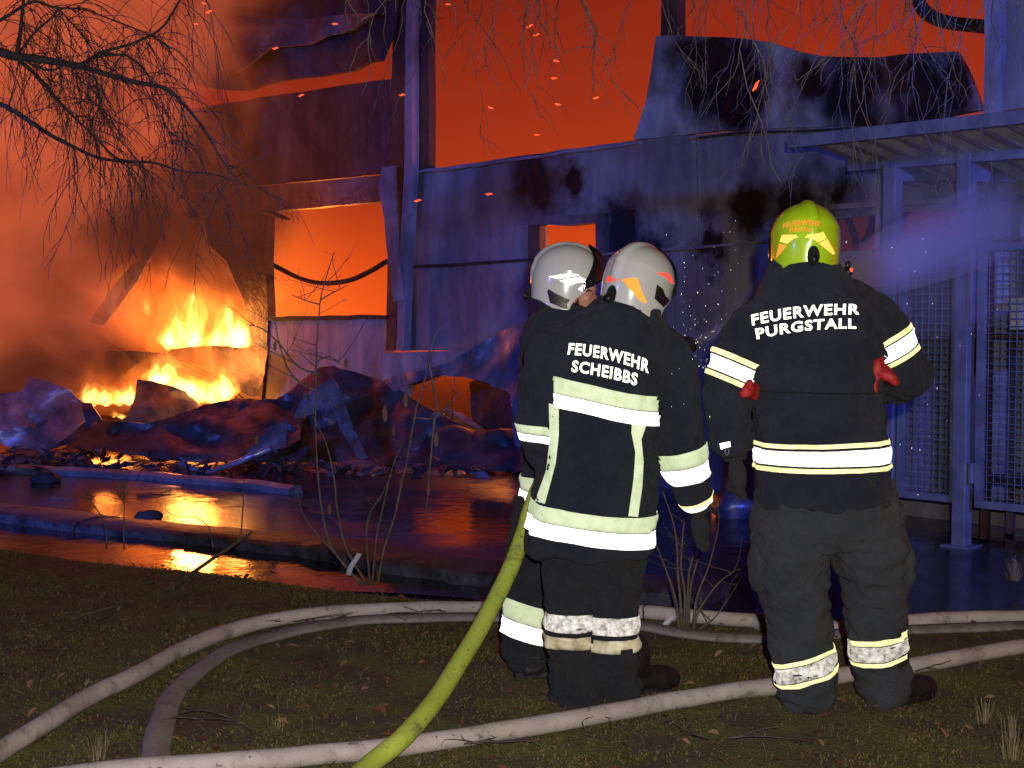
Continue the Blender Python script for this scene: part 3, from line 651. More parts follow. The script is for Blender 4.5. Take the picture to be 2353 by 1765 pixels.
tag(recalc(mk('rubble', acc[0], acc[1], M_SHEET_DARK, smooth=False)), 'small torn scraps and ash strewn along the foot of the wreckage', 'rubble', kind='stuff')
for lab, P, dd in (('thin burnt wire slanting down across the fire to the heap', [(395, 822), (440, 838), (500, 872), (560, 916)], -.5), ('second thin burnt wire just below the slanting one', [(400, 830), (450, 852), (505, 884), (545, 914)], -.55)):
    vv, ff = tube(smooth_path([W(x, y, D1 + dd - .0079 * (x - 430)) for x, y in P], 5), .008, 6); tag(mk('burnt_wire', vv, ff, M_CHAR), lab, 'wire', 'burnt wires')
# glowing lump and dark lumps between the sheets
M_EMBER = emis('glowing_ember', (1, .22, .03), 4)
def lump(label, px, py, D, r, mat, name='charred_lump', seed=0, ground=True):
    V, F = ellipsoid((0, 0, 0), (r * 1.4, r, r * .8), 12, 8)
    c = W(px, py, D)
    if ground: c.z = ZA + r * .55
    V = [c + p * (1 + .45 * noise.noise(p.normalized() * 1.7 + Vector((seed * 5, 0, 0)))) for p in V]
    return tag(mk(name, V, F, mat), label, 'debris', 'charred lumps in the yard')
lump('small charred lump lying in the water left of the reflected fire', 105, 1112, gD(105, 1112), .09, M_CHAR, seed=1)
lump('dark lump standing in the water beside the reflected flames', 340, 1180, gD(340, 1200), .07, M_CHAR, seed=2)
lump('glowing orange lump on the ground between the two right firefighters', 1655, 1150, gD(1655, 1160) - .3, .05, M_EMBER, 'glowing_lump', seed=3)
lump('purple lit scrap behind the legs of the right firefighter', 1690, 1160, gD(1690, 1180) - .2, .14, M_SHEET, seed=4)
# long flashing lying along the yard, and the bright pipe end
def flashing(name, label, pts, w, h, mat):
    P = smooth_path([Gd(x, y, ZA) + UP * .03 for x, y in pts], 8); acc = ([], [])
    V = []; F = []
    for i, p in enumerate(P):
        a = P[max(0, i - 1)]; b = P[min(len(P) - 1, i + 1)]; d = (b - a).normalized(); s_ = Vector((-d.y, d.x, 0))
        k = .02 * noise.noise(p * 2)
        for (x, z) in ((-w, -.03), (-w, h * .5 + k), (-w * .3, h + k), (w * .6, h * .8 + k), (w, -.03)):
            V.append(p + s_ * x + UP * z)
    for i in range(len(P) - 1):
        for k in range(4): F.append((i * 5 + k, i * 5 + k + 1, i * 5 + k + 6, i * 5 + k + 5))
    F += [(0, 1, 2, 3, 4), tuple(len(V) - 5 + k for k in range(4, -1, -1))]
    return tag(autosmooth(recalc(mk(name, V, F, mat)), 30), label, 'metal strip', 'long strips fallen from the roof')
flashing('roof_flashing', 'long wet roof flashing lying across the left yard, glinting blue', [(-250, 1078), (0, 1085), (120, 1090), (280, 1098), (420, 1110), (560, 1122), (680, 1135)], .09, .055, M_SHEET)
vv, ff = tube([Gd(474, 1096, ZA) + UP * .04, W(548, 1062, gD(474, 1096) - .1), W(622, 1030, gD(474, 1096) - .2)], [.022, .03, .035], 10)
tag(mk('metal_pipe', vv, ff, M_FOIL), 'shiny pipe leaning on the wreckage and glinting blue', 'pipe')

# ------------------------------------------------------------------ steel shelter with mesh gates on the right
M_GALV = simple('galvanised_steel', (.13, .14, .16), (.23, .24, .27), 5, .38, .3, bump=.12, bscale=80, rvar=.12)
M_CORR = simple('roof_sheet', (.26, .25, .22), (.42, .40, .35), 4, .5, .2)
shel = thing('steel_shelter', 'galvanised steel shelter with corrugated roof and wire mesh gates at right', 'shelter')
OFF = 1.1
zb = WL(1960, 390, OFF).z
uA = wuz(1960, 390, OFF)[0]
def wpt(u, off, z): return WA + WU * u + WN * off + UP * z
# find how far the front edge hangs over: its left end lies on the same cross line
offF = OFF
while wuz(1820, 330, offF)[0] < uA - .02 and offF < 5: offF += .02
print('overhang', offF, zb, WL(1820, 330, offF).z)
zf = WL(1820, 332, offF).z; uF = wuz(1820, 332, offF)[0]
def uline(px, py, off): return wuz(px, py, off)
uE = 19.0
def slope_beam(name, off, p0, p1, w, h):
    a = WL(*p0, off); b = WL(*p1, off); d = (b - a).normalized()
    L = (uE - wuz(*p0, off)[0]) / d.dot(WU)
    vv, ff = beam(a, a + d * L, w, h); return bevel(mk(name, vv, ff, M_GALV, shel, False), .006)
slope_beam('roof_edge', offF, (1814, 327), (2353, 268), .05, .085)
slope_beam('purlin', OFF, (1953, 380), (2353, 349), .07, .09)
# corrugated roof: ribs run across the slope
aF, bF = WL(1822, 320, offF - .09), WL(2353, 261, offF - .09); aB = WL(1962, 370, OFF); bB = WL(2353, 339, OFF)
dF = (bF - aF) / ((bF - aF).dot(WU)); dB = (bB - aB) / ((bB - aB).dot(WU))
V, F = [], []
u0 = uA + .03; nn = int((uE - u0) / .025); back = 0.30
ext = (OFF - back) / (offF - OFF)
for i in range(nn):
    u = u0 + i * .025
    pf = aF + dF * (u - (aF - WA).dot(WU)); pb = aB + dB * (u - (aB - WA).dot(WU))
    pe = pb + (pb - pf) * ext
    ph = (u / .20) % 1.0
    h = .065 * max(0, min(1, 2.2 - abs(ph - .5) * 8))
    V += [pf + UP * (h - .048), pb + UP * (h - .02), pe + UP * (h - .02)]
for i in range(nn - 1): F += [(i * 3, i * 3 + 3, i * 3 + 4, i * 3 + 1), (i * 3 + 1, i * 3 + 4, i * 3 + 5, i * 3 + 2)]
autosmooth(mk('roof_sheet', V, F, M_CORR, shel), 30)
def post(px, w, off=OFF, ptop=380, name='post'):
    u = wuz(px, 900, off)[0]; zt = WL(px, ptop, off).z
    c0, c1 = wpt(u, off, ZA - .02), wpt(u, off, zt)
    vv, ff = box((c0 + c1) / 2, w, w, (c1 - c0).length, (WU, WN, UP)); return bevel(mk(name, vv, ff, M_GALV, shel, False), .006)
post(2046, .10); post(2214, .10, ptop=352); post(2420, .10, ptop=340)
V, F = box(wpt(wuz(2214, 900, OFF)[0], OFF, ZA + .006), .2, .2, .012, (WU, WN, UP)); mk('base_plate', V, F, M_GALV, shel, False)
# brackets to the wall
for px in (2046, 2214, 2420):
    u = wuz(px, 900, OFF)[0]; z = WL(px, 400, OFF).z
    vv, ff = beam(wpt(u, OFF, z), wpt(u, .05, z + .05), .06, .1); mk('bracket', vv, ff, M_GALV, shel, False)
# second, lower beam toward the wall and a white box on the wall
slope_beam('purlin', .32, (2190, 452), (2353, 440), .06, .14)
def gate(px0, px1, pyt, pyb, label=None, mid=()):
    u0, z0 = wuz(px0, pyb, OFF); u1, _ = wuz(px1, pyb, OFF); z1 = wuz((px0 + px1) / 2, pyt, OFF)[1]
    g = bpy.data.objects.new('gate', None); COL.objects.link(g); g.parent = shel
    o_ = OFF + .0; fw = .05
    acc = ([], [])
    for a, b in ((u0, 'v'), (u1, 'v')):
        add(acc, box(wpt(a, o_, (z0 + z1) / 2), fw, .045, z1 - z0 + fw, (WU, WN, UP)))
    for z in [z0, z1] + [z0 + (z1 - z0) * k for k in mid]:
        add(acc, box(wpt((u0 + u1) / 2, o_ + .001, z), u1 - u0 - fw - .002, .043, fw, (WU, WN, UP)))
    mk('gate_frame', acc[0], acc[1], M_GALV, g, False)
    acc = ([], [])
    k = u0 + .05
    while k < u1 - .02:
        add(acc, tube([wpt(k, o_, z0), wpt(k, o_, z1)], .0032, 4)); k += .05
    k = z0 + .05
    while k < z1 - .02:
        add(acc, tube([wpt(u0, o_ + .006, k), wpt(u1, o_ + .006, k)], .0032, 4)); k += .05
    stuff(mk('wire_mesh', acc[0], acc[1], M_GALV, g, False))
    return g
gate(2070, 2192, 555, 1134); gate(2250, 2400, 566, 1158)
u, z = wuz(2237, 1086, OFF); V, F = box(wpt(u, OFF + .02, z), .03, .05, .14, (WU, WN, UP)); bevel(mk('latch', V, F, M_GALV, shel, False), .004)
V, F = box(wpt(wuz(2240, 600, OFF)[0], OFF + .03, wuz(2240, 660, OFF)[1]), .03, .06, .5, (WU, WN, UP)); bevel(mk('latch', V, F, M_GALV, shel, False), .004)
# things behind the gates
M_WHITE = simple('white_paint', (.55, .56, .58), (.42, .43, .46), 3, .4)
M_PLASTIC = simple('grey_plastic', (.35, .36, .38), (.28, .28, .3), 5, .5)
def wthing(name, label, cat, px0, px1, py0, py1, off, depth, mat, parts=()):
    a = WL(px0, py1, off); b = WL(px1, py0, off); u0, u1 = (a - WA).dot(WU), (b - WA).dot(WU)
    r_ = thing(name, label, cat)
    V, F = box(wpt((u0 + u1) / 2, off - depth / 2, (a.z + b.z) / 2), u1 - u0, depth, b.z - a.z, (WU, WN, UP)); bevel(mk('casing', V, F, mat, r_, False), .012)
    return r_, u0, u1, a.z, b.z
r_, u0, u1, z0, z1 = wthing('wall_cabinet', 'white cabinet on the hall wall under the shelter roof', 'cabinet', 2236, 2346, 468, 548, .30, .25, M_WHITE)
V, F = box(wpt((u0 + u1) / 2, .312, (z0 + z1) / 2), (u1 - u0) * .9, .02, (z1 - z0) * .85, (WU, WN, UP)); bevel(mk('cabinet_door', V, F, M_WHITE, r_, False), .005)
r_, u0, u1, z0, z1 = wthing('storage_rack', 'pale blue lit panel standing behind the right mesh gate', 'panel', 2262, 2332, 575, 715, .55, .06, M_PLASTIC)
for k in range(5):
    V, F = box(wpt((u0 + u1) / 2, .562, z0 + (z1 - z0) * (k + .5) / 5), (u1 - u0) * .96, .02, (z1 - z0) / 5 - .02, (WU, WN, UP)); bevel(mk('slat', V, F, M_PLASTIC, r_, False), .004)
r_, u0, u1, z0, z1 = wthing('crate', 'white box on the shelf at the right picture edge', 'box', 2318, 2420, 692, 758, .8, .4, M_WHITE)
V, F = box(wpt((u0 + u1) / 2, .6, z1 + .012), u1 - u0 + .03, .43, .025, (WU, WN, UP)); bevel(mk('lid', V, F, M_WHITE, r_, False), .005)
shf = thing('metal_shelf', 'dark metal shelf behind the right mesh gate carrying the white box', 'shelf')
for px in (2300, 2440):
    for of in (.42, .78):
        u = wuz(px, 800, .6)[0]; V, F = box(wpt(u, of, 1.35), .05, .05, 2.8, (WU, WN, UP)); mk('shelf_post', V, F, M_STEEL_RUST, shf, False)
for z in (.35, wuz(2360, 765, .6)[1] - .02, 2.3):
    V, F = box(wpt(wuz(2370, 800, .6)[0], .6, z), 1.0, .4, .03, (WU, WN, UP)); mk('shelf_board', V, F, M_STEEL_RUST, shf, False)

# ------------------------------------------------------------------ firefighters
def cloth(name, c1, c2, rough=.85):
    m, t, n, l, p = nodes(name)
    tc = N(t, 'ShaderNodeTexCoord'); nz = N(t, 'ShaderNodeTexNoise', inp={'Scale': 5, 'Detail': 6, 'Roughness': .65}); l.new(tc.outputs['Object'], nz.inputs['Vector'])
    r = rampn(t, [(.35, c1), (.68, c2)]); l.new(nz.outputs['Fac'], r.inputs[0]); l.new(r.outputs[0], p.inputs['Base Color'])
    p.inputs['Roughness'].default_value = rough; p.inputs['Specular IOR Level'].default_value = .25
    p.inputs['Sheen Weight'].default_value = .08
    a = N(t, 'ShaderNodeTexNoise', inp={'Scale': 260, 'Detail': 2}); l.new(tc.outputs['Object'], a.inputs['Vector'])
    b0 = N(t, 'ShaderNodeTexNoise', inp={'Scale': 16, 'Detail': 5, 'Roughness': .6, 'Distortion': 1.2}); l.new(tc.outputs['Object'], b0.inputs['Vector'])
    ma = N(t, 'ShaderNodeMath', operation='MULTIPLY_ADD', inp={1: .08}); l.new(a.outputs['Fac'], ma.inputs[0]); l.new(b0.outputs['Fac'], ma.inputs[2])
    b = N(t, 'ShaderNodeBump', inp={'Strength': .85, 'Distance': .035}); l.new(ma.outputs[0], b.inputs['Height']); l.new(b.outputs[0], p.inputs['Normal'])
    return m
M_JACKET = cloth('navy_jacket_cloth', (.014, .017, .028), (.024, .028, .043))
M_TROUS = cloth('dark_trouser_cloth', (.033, .038, .046), (.053, .058, .064))
M_TROUS_NAVY = cloth('navy_trouser_cloth', (.012, .014, .019), (.024, .026, .031))
M_FLAP = cloth('neck_flap_cloth', (.014, .018, .032), (.024, .028, .044))
M_BOOT = simple('boot_leather', (.008, .008, .009), (.018, .018, .019), 10, .62, bump=.3, bscale=50)
M_SOLE = simple('boot_rubber', (.006, .006, .006), (.012, .012, .012), 10, .6)
M_GLOVE = cloth('dark_glove_cloth', (.016, .018, .018), (.03, .032, .032))
M_REDGLOVE = simple('red_glove_leather', (.38, .012, .015), (.50, .022, .02), 20, .6, bump=.3, bscale=60)
M_SILVER = retro('silver_reflective_tape', (.95, .95, .95), (.8, .8, .8))
M_SILVER_DIRTY = retro('dirty_reflective_tape', (.55, .55, .53), (.10, .10, .095), .55, 38, .30)
M_YELLOW = retro('yellow_reflective_tape', (.85, .80, .42), (.6, .75, .5), .55)
M_LIME = retro('lime_reflective_tape', (.62, .72, .50), (.75, .85, .7), .30)
M_CREAM = retro('muddy_cream_tape', (.70, .66, .47), (.35, .30, .2), .15, 20, .3)
M_LETTER = retro('reflective_letters', (.95, .93, .84), (.95, .95, .95), .8)
M_SKIN = simple('skin', (.50, .24, .17), (.58, .30, .22), 12, .5, bump=.15, bscale=120)
M_HELM_W = simple('white_helmet_paint', (.60, .60, .57), (.66, .66, .63), 3, .22, coat=.6)
M_HELM_G = simple('lime_helmet_paint', (.46, .74, .014), (.52, .80, .018), 3, .3, coat=.5)
M_BLACK = simple('black_plastic', (.012, .012, .013), (.02, .02, .02), 20, .45)
M_VISOR = simple('dark_visor', (.012, .012, .014), None, rough=.12)
M_STK_OR = retro('orange_sticker', (1.0, .36, .05), (.9, .8, .8), .35)
M_STK_YE = retro('amber_sticker', (1.0, .62, .14), (.95, .85, .6), .45, 14, .4)
M_STK_RED = retro('red_sticker', (1.0, .10, .06), (.9, .9, .9), .3)
M_TEXTOR = retro('orange_letters', (.95, .30, .05), (.9, .8, .8), .25)
M_MOUTH = simple('mouth', (.05, .012, .012))
M_STRAP = cloth('black_strap', (.008, .008, .009), (.014, .014, .014))

def decal(name, poly_or_mesh, bvh, mat, parent, off=.003, sp=5, maxd=9):
    if isinstance(poly_or_mesh, tuple): v2, tr = poly_or_mesh
    else: v2, tr = fill2d(poly_or_mesh, sp)
    idx = {}; V = []
    for i, (x, y) in enumerate(v2):
        d = ray(x, y).normalized(); h = bvh.ray_cast(CAM, d)
        if h[0] is not None and h[3] < maxd: idx[i] = len(V); V.append(h[0] - d * off)
    F = [tuple(idx[i] for i in f) for f in tr if all(i in idx for i in f)]
    F = [f for f in F if max((V[f[0]] - V[f[k]]).length for k in range(1, len(f))) < .12]
    return mk(name, V, F, mat, parent)
def text_mesh(s, bold=.032, cuts=2):
    c = bpy.data.curves.new('t', 'FONT'); c.body = s; c.size = 1; c.offset = bold; c.resolution_u = 3; c.space_character = 1.13
    o = bpy.data.objects.new('t', c); COL.objects.link(o)
    dg = bpy.context.evaluated_depsgraph_get(); me = bpy.data.meshes.new_from_object(o.evaluated_get(dg))
    bpy.data.objects.remove(o)
    bm = bmesh.new(); bm.from_mesh(me); bmesh.ops.triangulate(bm, faces=bm.faces)
    bmesh.ops.subdivide_edges(bm, edges=[e for e in bm.edges if e.calc_length() > .15], cuts=cuts, use_grid_fill=True)
    bmesh.ops.triangulate(bm, faces=bm.faces)
    bm.verts.index_update()
    v = [(q.co.x, q.co.y) for q in bm.verts]; f = [tuple(q.index for q in p.verts) for p in bm.faces]; bm.free()
    x0 = min(p[0] for p in v); x1 = max(p[0] for p in v); y0 = min(p[1] for p in v); y1 = max(p[1] for p in v)
    return [((a - x0) / (x1 - x0), (b - y0) / (y1 - y0)) for a, b in v], f
def text_decal(name, s, top, bot, bvh, mat, parent, off=.004, bold=.032):
    # top / bot: three pixel points each (left, middle, right) of the upper and lower line
    v, f = text_mesh(s, bold)
    def q(P, t):
        a = [(1 - t) * (1 - 2 * t), 4 * t * (1 - t), t * (2 * t - 1)]
        return (sum(w * p[0] for w, p in zip(a, P)), sum(w * p[1] for w, p in zip(a, P)))
    out = []
    for x, y in v:
        a, b = q(bot, x), q(top, x); out.append((a[0] + (b[0] - a[0]) * y, a[1] + (b[1] - a[1]) * y))
    return decal(name, (out, f), bvh, mat, parent, off)
def wrap(name, bvh, mat, parent, cen, ex, ey, e0, e1, rmax, off=.003, a0=0, a1=360, n=132, rows=3, th=.0):
    # a band round a limb or torso: cen(t) axis point, ex/ey radial axes, e0/e1(angle, row) -> axis position
    V = []; idx = {}; F = []
    for j in range(rows + 1):
        row = []
        for i in range(n + 1):
            a = math.radians(a0 + (a1 - a0) * i / n); d = ex * math.cos(a) + ey * math.sin(a)
            t = e0(a) + (e1(a) - e0(a)) * j / rows; c = cen(t)
            h = bvh.ray_cast(c, d)
            row.append((c, d, h[3] if h[0] is not None and h[3] < rmax(a) else None))
        for i, (c, d, k) in enumerate(row):
            w_ = sorted(x[2] for x in row[max(0, i - 3):i + 4] if x[2] is not None)
            if k is None and len(w_) < 4: continue
            m_ = w_[len(w_) // 2]; k = m_ if k is None else max(k, m_ - .004) if k < m_ + .012 else m_
            idx[(i, j)] = len(V); V.append(c + d * (k + off))
    for j in range(rows):
        for i in range(n):
            k = [(i, j), (i + 1, j), (i + 1, j + 1), (i, j + 1)]
            if all(x in idx for x in k):
                f = tuple(idx[x] for x in k)
                if max((V[f[0]] - V[q]).length for q in f[1:]) < .12: F.append(f)
    V, F = thicken(V, F, lambda i, _V=list(V): Vector((0, 0, 0.0)) + (cen(e0(0)) - _V[i]).normalized() * .002)
    return recalc(mk(name, V, F, mat, parent))
def limb_band(name, bvh, mat, parent, p0, p1, t0, t1, r, tilt=None, off=.004):
    ax = (p1 - p0); L = ax.length; d = ax.normalized()
    ex = Vector((1, 0, 0)) - d * d.x; ex.normalize(); ey = d.cross(ex)
    tl = tilt or (lambda a: 0)
    return wrap(name, bvh, mat, parent, lambda t: p0 + d * (t * L), ex, ey, lambda a: t0 + tl(a), lambda a: t1 + tl(a), lambda a: r, off)
def torso_band(name, bvh, mat, parent, cx, D, hx, left, right, sag, a0=0, a1=360, rm=.30):
    # left/right: (ytop, ybottom) in the photograph's pixels at the torso's two sides
    Dn = D - .13
    zl = [W(cx, y, Dn).z for y in left]; zr = [W(cx, y, Dn).z for y in right]; c = W(cx, 900, D)
    def e(k): return lambda a: zl[k] + (zr[k] - zl[k]) * (math.cos(a) * .5 + .5) - sag * math.sin(-a) * (1 if math.sin(a) < 0 else .3)
    return wrap(name, bvh, mat, parent, lambda z: Vector((c.x, D, z)), Vector((1, 0, 0)), Vector((0, 1, 0)), e(0), e(1), lambda a: rm, .005, a0, a1, 96, 4)
def rings_px(R, D): return [(W((xl + xr) / 2, y, D + (r[0] if r else 0)), (xr - xl) / 2 * D / FPX, dp) for (y, xl, xr, dp, *r) in R]
def arm_px(A, D): return [W(x, y, D + o) for x, y, o, r in A], [r for x, y, o, r in A]
def ridg(p): return 1 - 2 * abs(noise.noise(p))
def wrinkle(amp=1.0, seed=0, zs=1.0):
    s = Vector((seed * 3.3, seed * 1.7, seed))
    def fn(c):
        a = Vector((c.x * 7, c.y * 7, c.z * 4 * zs)) + s
        b = Vector((c.x * 6 + c.z * 5, c.y * 9, c.z * 11 * zs)) + s
        return amp * (.013 * noise.noise(a) + .013 * ridg(b) + .006 * ridg(Vector((c.x * 17, c.y * 17, c.z * 24)) + s))
    return fn
def garment(name, parts, mat, parent, vox=.011, amp=1.0, seed=0, zs=1.0, it=14):
    me = fuse(parts, vox, it); displace(me, wrinkle(amp, seed, zs)); return link(name, me, mat, parent)
def hand_glove(name, wrist, d, side, mat, parent, L=.19, curl=.5, thumb=1):
    # palm, four unequal fingers and a thumb; d: finger direction, side: thumb side
    d = d.normalized(); side = (side - d * side.dot(d)).normalized(); nrm = d.cross(side)
    parts = [tube([wrist - d * .07, wrist - d * .03, wrist], [.058, .050, .044], 12, .85), ellipsoid(wrist + d * .055, (.054, .036, .066), 14, 10, Matrix((side, nrm, d)).transposed())]
    for k, (o, ln) in enumerate(((.034, .060), (.012, .070), (-.011, .065), (-.033, .050))):
        b = wrist + d * .085 + side * o; p = [b - d * .02]; dd = d.copy(); q = b
        for j, s in enumerate((.45, .32, .26)):
            q = q + dd * ln * s; p.append(q); dd = (Matrix.Rotation(curl * .9, 3, side * (-1 if thumb > 0 else 1)) @ dd).normalized()
        parts.append(tube(p, [.019, .0185, .017, .014], 10))
    b = wrist + d * .03 + side * .035; dd = (side * .75 + d * .7).normalized()
    parts.append(tube([b - side * .02, b + dd * .035, b + dd * .035 + (d + side * .2).normalized() * .03], [.021, .0195, .015], 10))
    return link(name, fuse(parts, .0045, 3), mat, parent)
def boot(parent, heel, ang, mat=M_BOOT, top=.30, shaft=None):
    f = Vector((math.sin(ang), math.cos(ang), 0)); z0 = heel.z
    a = heel + f * .07
    sh = shaft or (a + UP * top)
    parts = [tube([sh, a + UP * .17, a + UP * .09], [.088, .080, .070], 16),
             tube([heel + f * .015 + UP * .05, heel + f * .07 + UP * .055, heel + f * .14 + UP * .058, heel + f * .21 + UP * .047, heel + f * .27 + UP * .04, heel + f * .295 + UP * .036], [.050, .060, .058, .056, .050, .032], 14, .85)]
    me = fuse(parts, .008, 5); displace(me, lambda c: .004 * ridg(Vector((c.x * 14, c.y * 14, c.z * 26))))
    b = link('boot', me, mat, parent)
    V = []; F = []; n = 22
    for z in (0, .012, .030):
        for k in range(n):
            t = 2 * math.pi * k / n; y = .145 + .162 * math.cos(t); x = (.052 if y < .12 else .060) * math.sin(t) * (1 if z else .95)
            V.append(heel + f * y + Vector((f.y, -f.x, 0)) * x + UP * (z + .0))
    for j in range(2):
        for k in range(n): F.append((j * n + k, j * n + (k + 1) % n, (j + 1) * n + (k + 1) % n, (j + 1) * n + k))
    F += [tuple(range(n - 1, -1, -1)), tuple(2 * n + k for k in range(n))]
    mk('sole', V, F, M_SOLE, b, False); recalc(b)
    return b

# ---- helmets (local frame: y forward, z up)
def z_rim(ph):
    a = abs(math.degrees(ph))
    return float(np.interp(a, [0, 46, 64, 79, 87, 112, 140, 180], [.040, .030, -.040, -.072, -.118, -.115, -.088, -.078]))
def shell_pt(ph, z, off=0.0):
    zt = .150
    if z > 0: k = max(0.0, 1 - (z / zt) ** 2.25) ** (1 / 2.05)
    else: k = 1 - .08 * (z / -.118) ** 2 + (.035 * max(0, (-z - .095) / .02))
    x = .128 * k * math.sin(ph); c = math.cos(ph); y = (.150 if c > 0 else .150) * k * c
    zz = z
    comb = math.exp(-(x / .020) ** 4) * max(0, min(1, (z + .02) / .06))
    nrm = Vector((x / .0164, y / .0225, max(z, 0) / .0225)); nrm.normalize()
    step = .0045 / (1 + math.exp(-max(-30, min(30, (z - .035 + .035 * math.cos(ph)) / .002)))) if off < .009 else .0045
    p = Vector((x, y, zz)) + nrm * (.011 * comb + off + step)
    return p
def helmet(parent, cen, yaw, pitch, roll, mat, visor='up'):
    R = Matrix.Translation(cen) @ (Matrix.Rotation(yaw, 4, 'Z') @ Matrix.Rotation(pitch, 4, 'X') @ Matrix.Rotation(roll, 4, 'Y'))
    V = []; F = []; n = 96; m = 34
    for j in range(m + 1):
        t = j / m
        for i in range(n):
            ph = 2 * math.pi * i / n
            if ph > math.pi: ph -= 2 * math.pi
            zr = z_rim(ph); th = t * math.acos(max(-1, min(1, zr / .150))) if zr > 0 else t * (math.pi / 2 + (-zr) / .15)
            z = .150 * math.cos(th) if th < math.pi / 2 else -(th - math.pi / 2) * .15
            V.append(R @ shell_pt(ph, z * (1 if j else 1)))
    for j in range(m):
        for i in range(n):
            a = j * n + i; b = j * n + (i + 1) % n; F.append((a, b, b + n, a + n))
    c = R @ Vector((0, 0, 0))
    outer_bvh = BVHTree.FromPolygons(V, F)
    Vt, Ft = thicken(V, F, lambda i: (c - V[i]).normalized() * .008)
    o = recalc(mk('helmet', Vt, Ft, mat, parent)); autosmooth(o, 50)
    # visor
    if visor:
        V = []; F = []; n = 40; m = 10
        for j in range(m + 1):
            for i in range(n + 1):
                vm = 68 if visor == 'up' else 78; ph = math.radians(-vm + 2 * vm * i / n); e = abs(ph) / math.radians(vm)
                if visor == 'up': z0 = .032 * (1 - e ** 2) - .034 * e ** 2; z1 = .139 * (1 - e ** 3) - .004 * e ** 3
                else: z0 = -.075 + .03 * e; z1 = .055
                V.append(R @ shell_pt(ph, z0 + (z1 - z0) * j / m, .013 - .005 * e))
        for j in range(m):
            for i in range(n): F.append((j * (n + 1) + i, j * (n + 1) + i + 1, (j + 1) * (n + 1) + i + 1, (j + 1) * (n + 1) + i))
        V, F = thicken(V, F, lambda i, _V=list(V): (c - _V[i]).normalized() * .004)
        recalc(mk('visor', V, F, M_VISOR, o))
    # rear adjusting knob
    b = R @ shell_pt(math.pi, -.060, .004); rot = R.to_3x3()
    acc = ([], []); add(acc, ellipsoid(b, (.023, .011, .038), 14, 10, rot))
    kn = mk('rear_cap', acc[0], acc[1], M_STRAP, o)
    pp = [R @ shell_pt(math.pi, -.074, .012), R @ shell_pt(math.pi, -.074, .026)]
    vv, ff = tube(pp, .014, 18)
    vv = [q + (q - (pp[0] + pp[1]) / 2).normalized() * (.002 if (i % 2) else 0) for i, q in enumerate(vv)]
    mk('adjusting_knob', vv, ff, M_BLACK, o)
    return o, outer_bvh, R
def ear_pad(o, bvh, poly): return decal('ear_cover', poly, bvh, M_BLACK, o, .0025, 4)
def zp(pts, s, ox, oy): return [(ox + x / s, oy + y / s) for x, y in pts]

def body_mesh(parent, D, head, neck, hips, rings, arms, legs, face=None, vox=.014):
    parts = [ellipsoid(head, (.072, .088, .108), 18, 14) if face is None else ellipsoid(head, (.092, .074, .112), 18, 14)]
    parts.append(tube([head - UP * .05, neck], [.055, .062], 12))
    rr = rings_px(rings, D)
    parts.append(ring_loft([(c, hx * .74, hy * .72) for c, hx, hy in rr], 24, 2.2))
    for A in arms:
        p, r = arm_px(A, D); parts.append(tube(p, [x * .6 for x in r], 10))
    for A in legs:
        p, r = arm_px(A, D); parts.append(tube(p, [x * .62 for x in r], 10))
    if face: parts += face
    return link('body', fuse(parts, vox, 2 if face else 4), M_SKIN, parent)

# ================= right firefighter (lime helmet) =================
DR = 5.36
pR = thing('person', 'firefighter seen from behind in a lime yellow helmet and jacket lettered PURGSTALL', 'person', 'firefighters')
R_R = [(632, 1800, 1920, .10), (652, 1786, 1940, .12), (672, 1772, 1962, .135), (695, 1752, 1990, .148), (722, 1732, 2014, .158), (760, 1722, 2028, .168), (850, 1728, 2024, .172), (950, 1738, 2024, .172), (1050, 1741, 2034, .172), (1110, 1742, 2040, .174), (1158, 1742, 2042, .176)]
A_RL = [(1812, 676, 0, .050), (1768, 704, 0, .068), (1728, 752, 0, .082), (1700, 812, 0, .090), (1668, 898, 0, .085), (1676, 960, .02, .080), (1686, 1038, .04, .066)]
A_RR = [(1890, 668, 0, .050), (1945, 684, 0, .070), (2004, 718, 0, .084), (2046, 788, 0, .092), (2088, 862, .02, .084), (2050, 884, .18, .072), (1985, 872, .36, .058)]
jR = garment('jacket', [ring_loft(rings_px(R_R, DR), 40, 2.5), tube(*arm_px(A_RL, DR), 18), tube(*arm_px(A_RR, DR), 18)], M_JACKET, pR, seed=1)
bR = bvh_of(jR)
L_RL = [(1842, 1130, 0, .15), (1822, 1215, 0, .142), (1818, 1265, .0, .140), (1824, 1340, 0, .124), (1836, 1425, 0, .106), (1842, 1500, -.01, .108), (1851, 1556, -.01, .102), (1853, 1596, -.01, .094), (1856, 1620, .0, .078)]
L_RR = [(1952, 1130, 0, .15), (1986, 1210, 0, .140), (2003, 1272, 0, .143), (2012, 1335, .02, .116), (2012, 1430, .04, .104), (2020, 1500, .06, .096), (2026, 1548, .06, .092), (2032, 1580, .06, .086), (2038, 1600, .07, .074)]
tR = garment('trousers', [tube(*arm_px(L_RL, DR), 20), tube(*arm_px(L_RR, DR), 20), ring_loft(rings_px([(1100, 1755, 2030, .15), (1160, 1748, 2036, .155), (1215, 1742, 2058, .155), (1255, 1760, 2060, .12)], DR), 32)], M_TROUS, pR, seed=2, amp=1.25, zs=1.5)
btR = bvh_of(tR)
# thigh pockets
for (px, py, o_) in ((1742, 1300, .0), (2082, 1300, .0)):
    V, F = ellipsoid(W(px, py, DR + o_), (.030, .075, .095), 14, 10); me = fuse([(V, F)], .01, 2); displace(me, wrinkle(.6, 5)); link('thigh_pocket', me, M_TROUS, tR)
nk = W(1852, 640, DR)
body_mesh(pR, DR, W(1852, 575, DR), nk, None, R_R[2:], [A_RL, A_RR], [L_RL, L_RR])
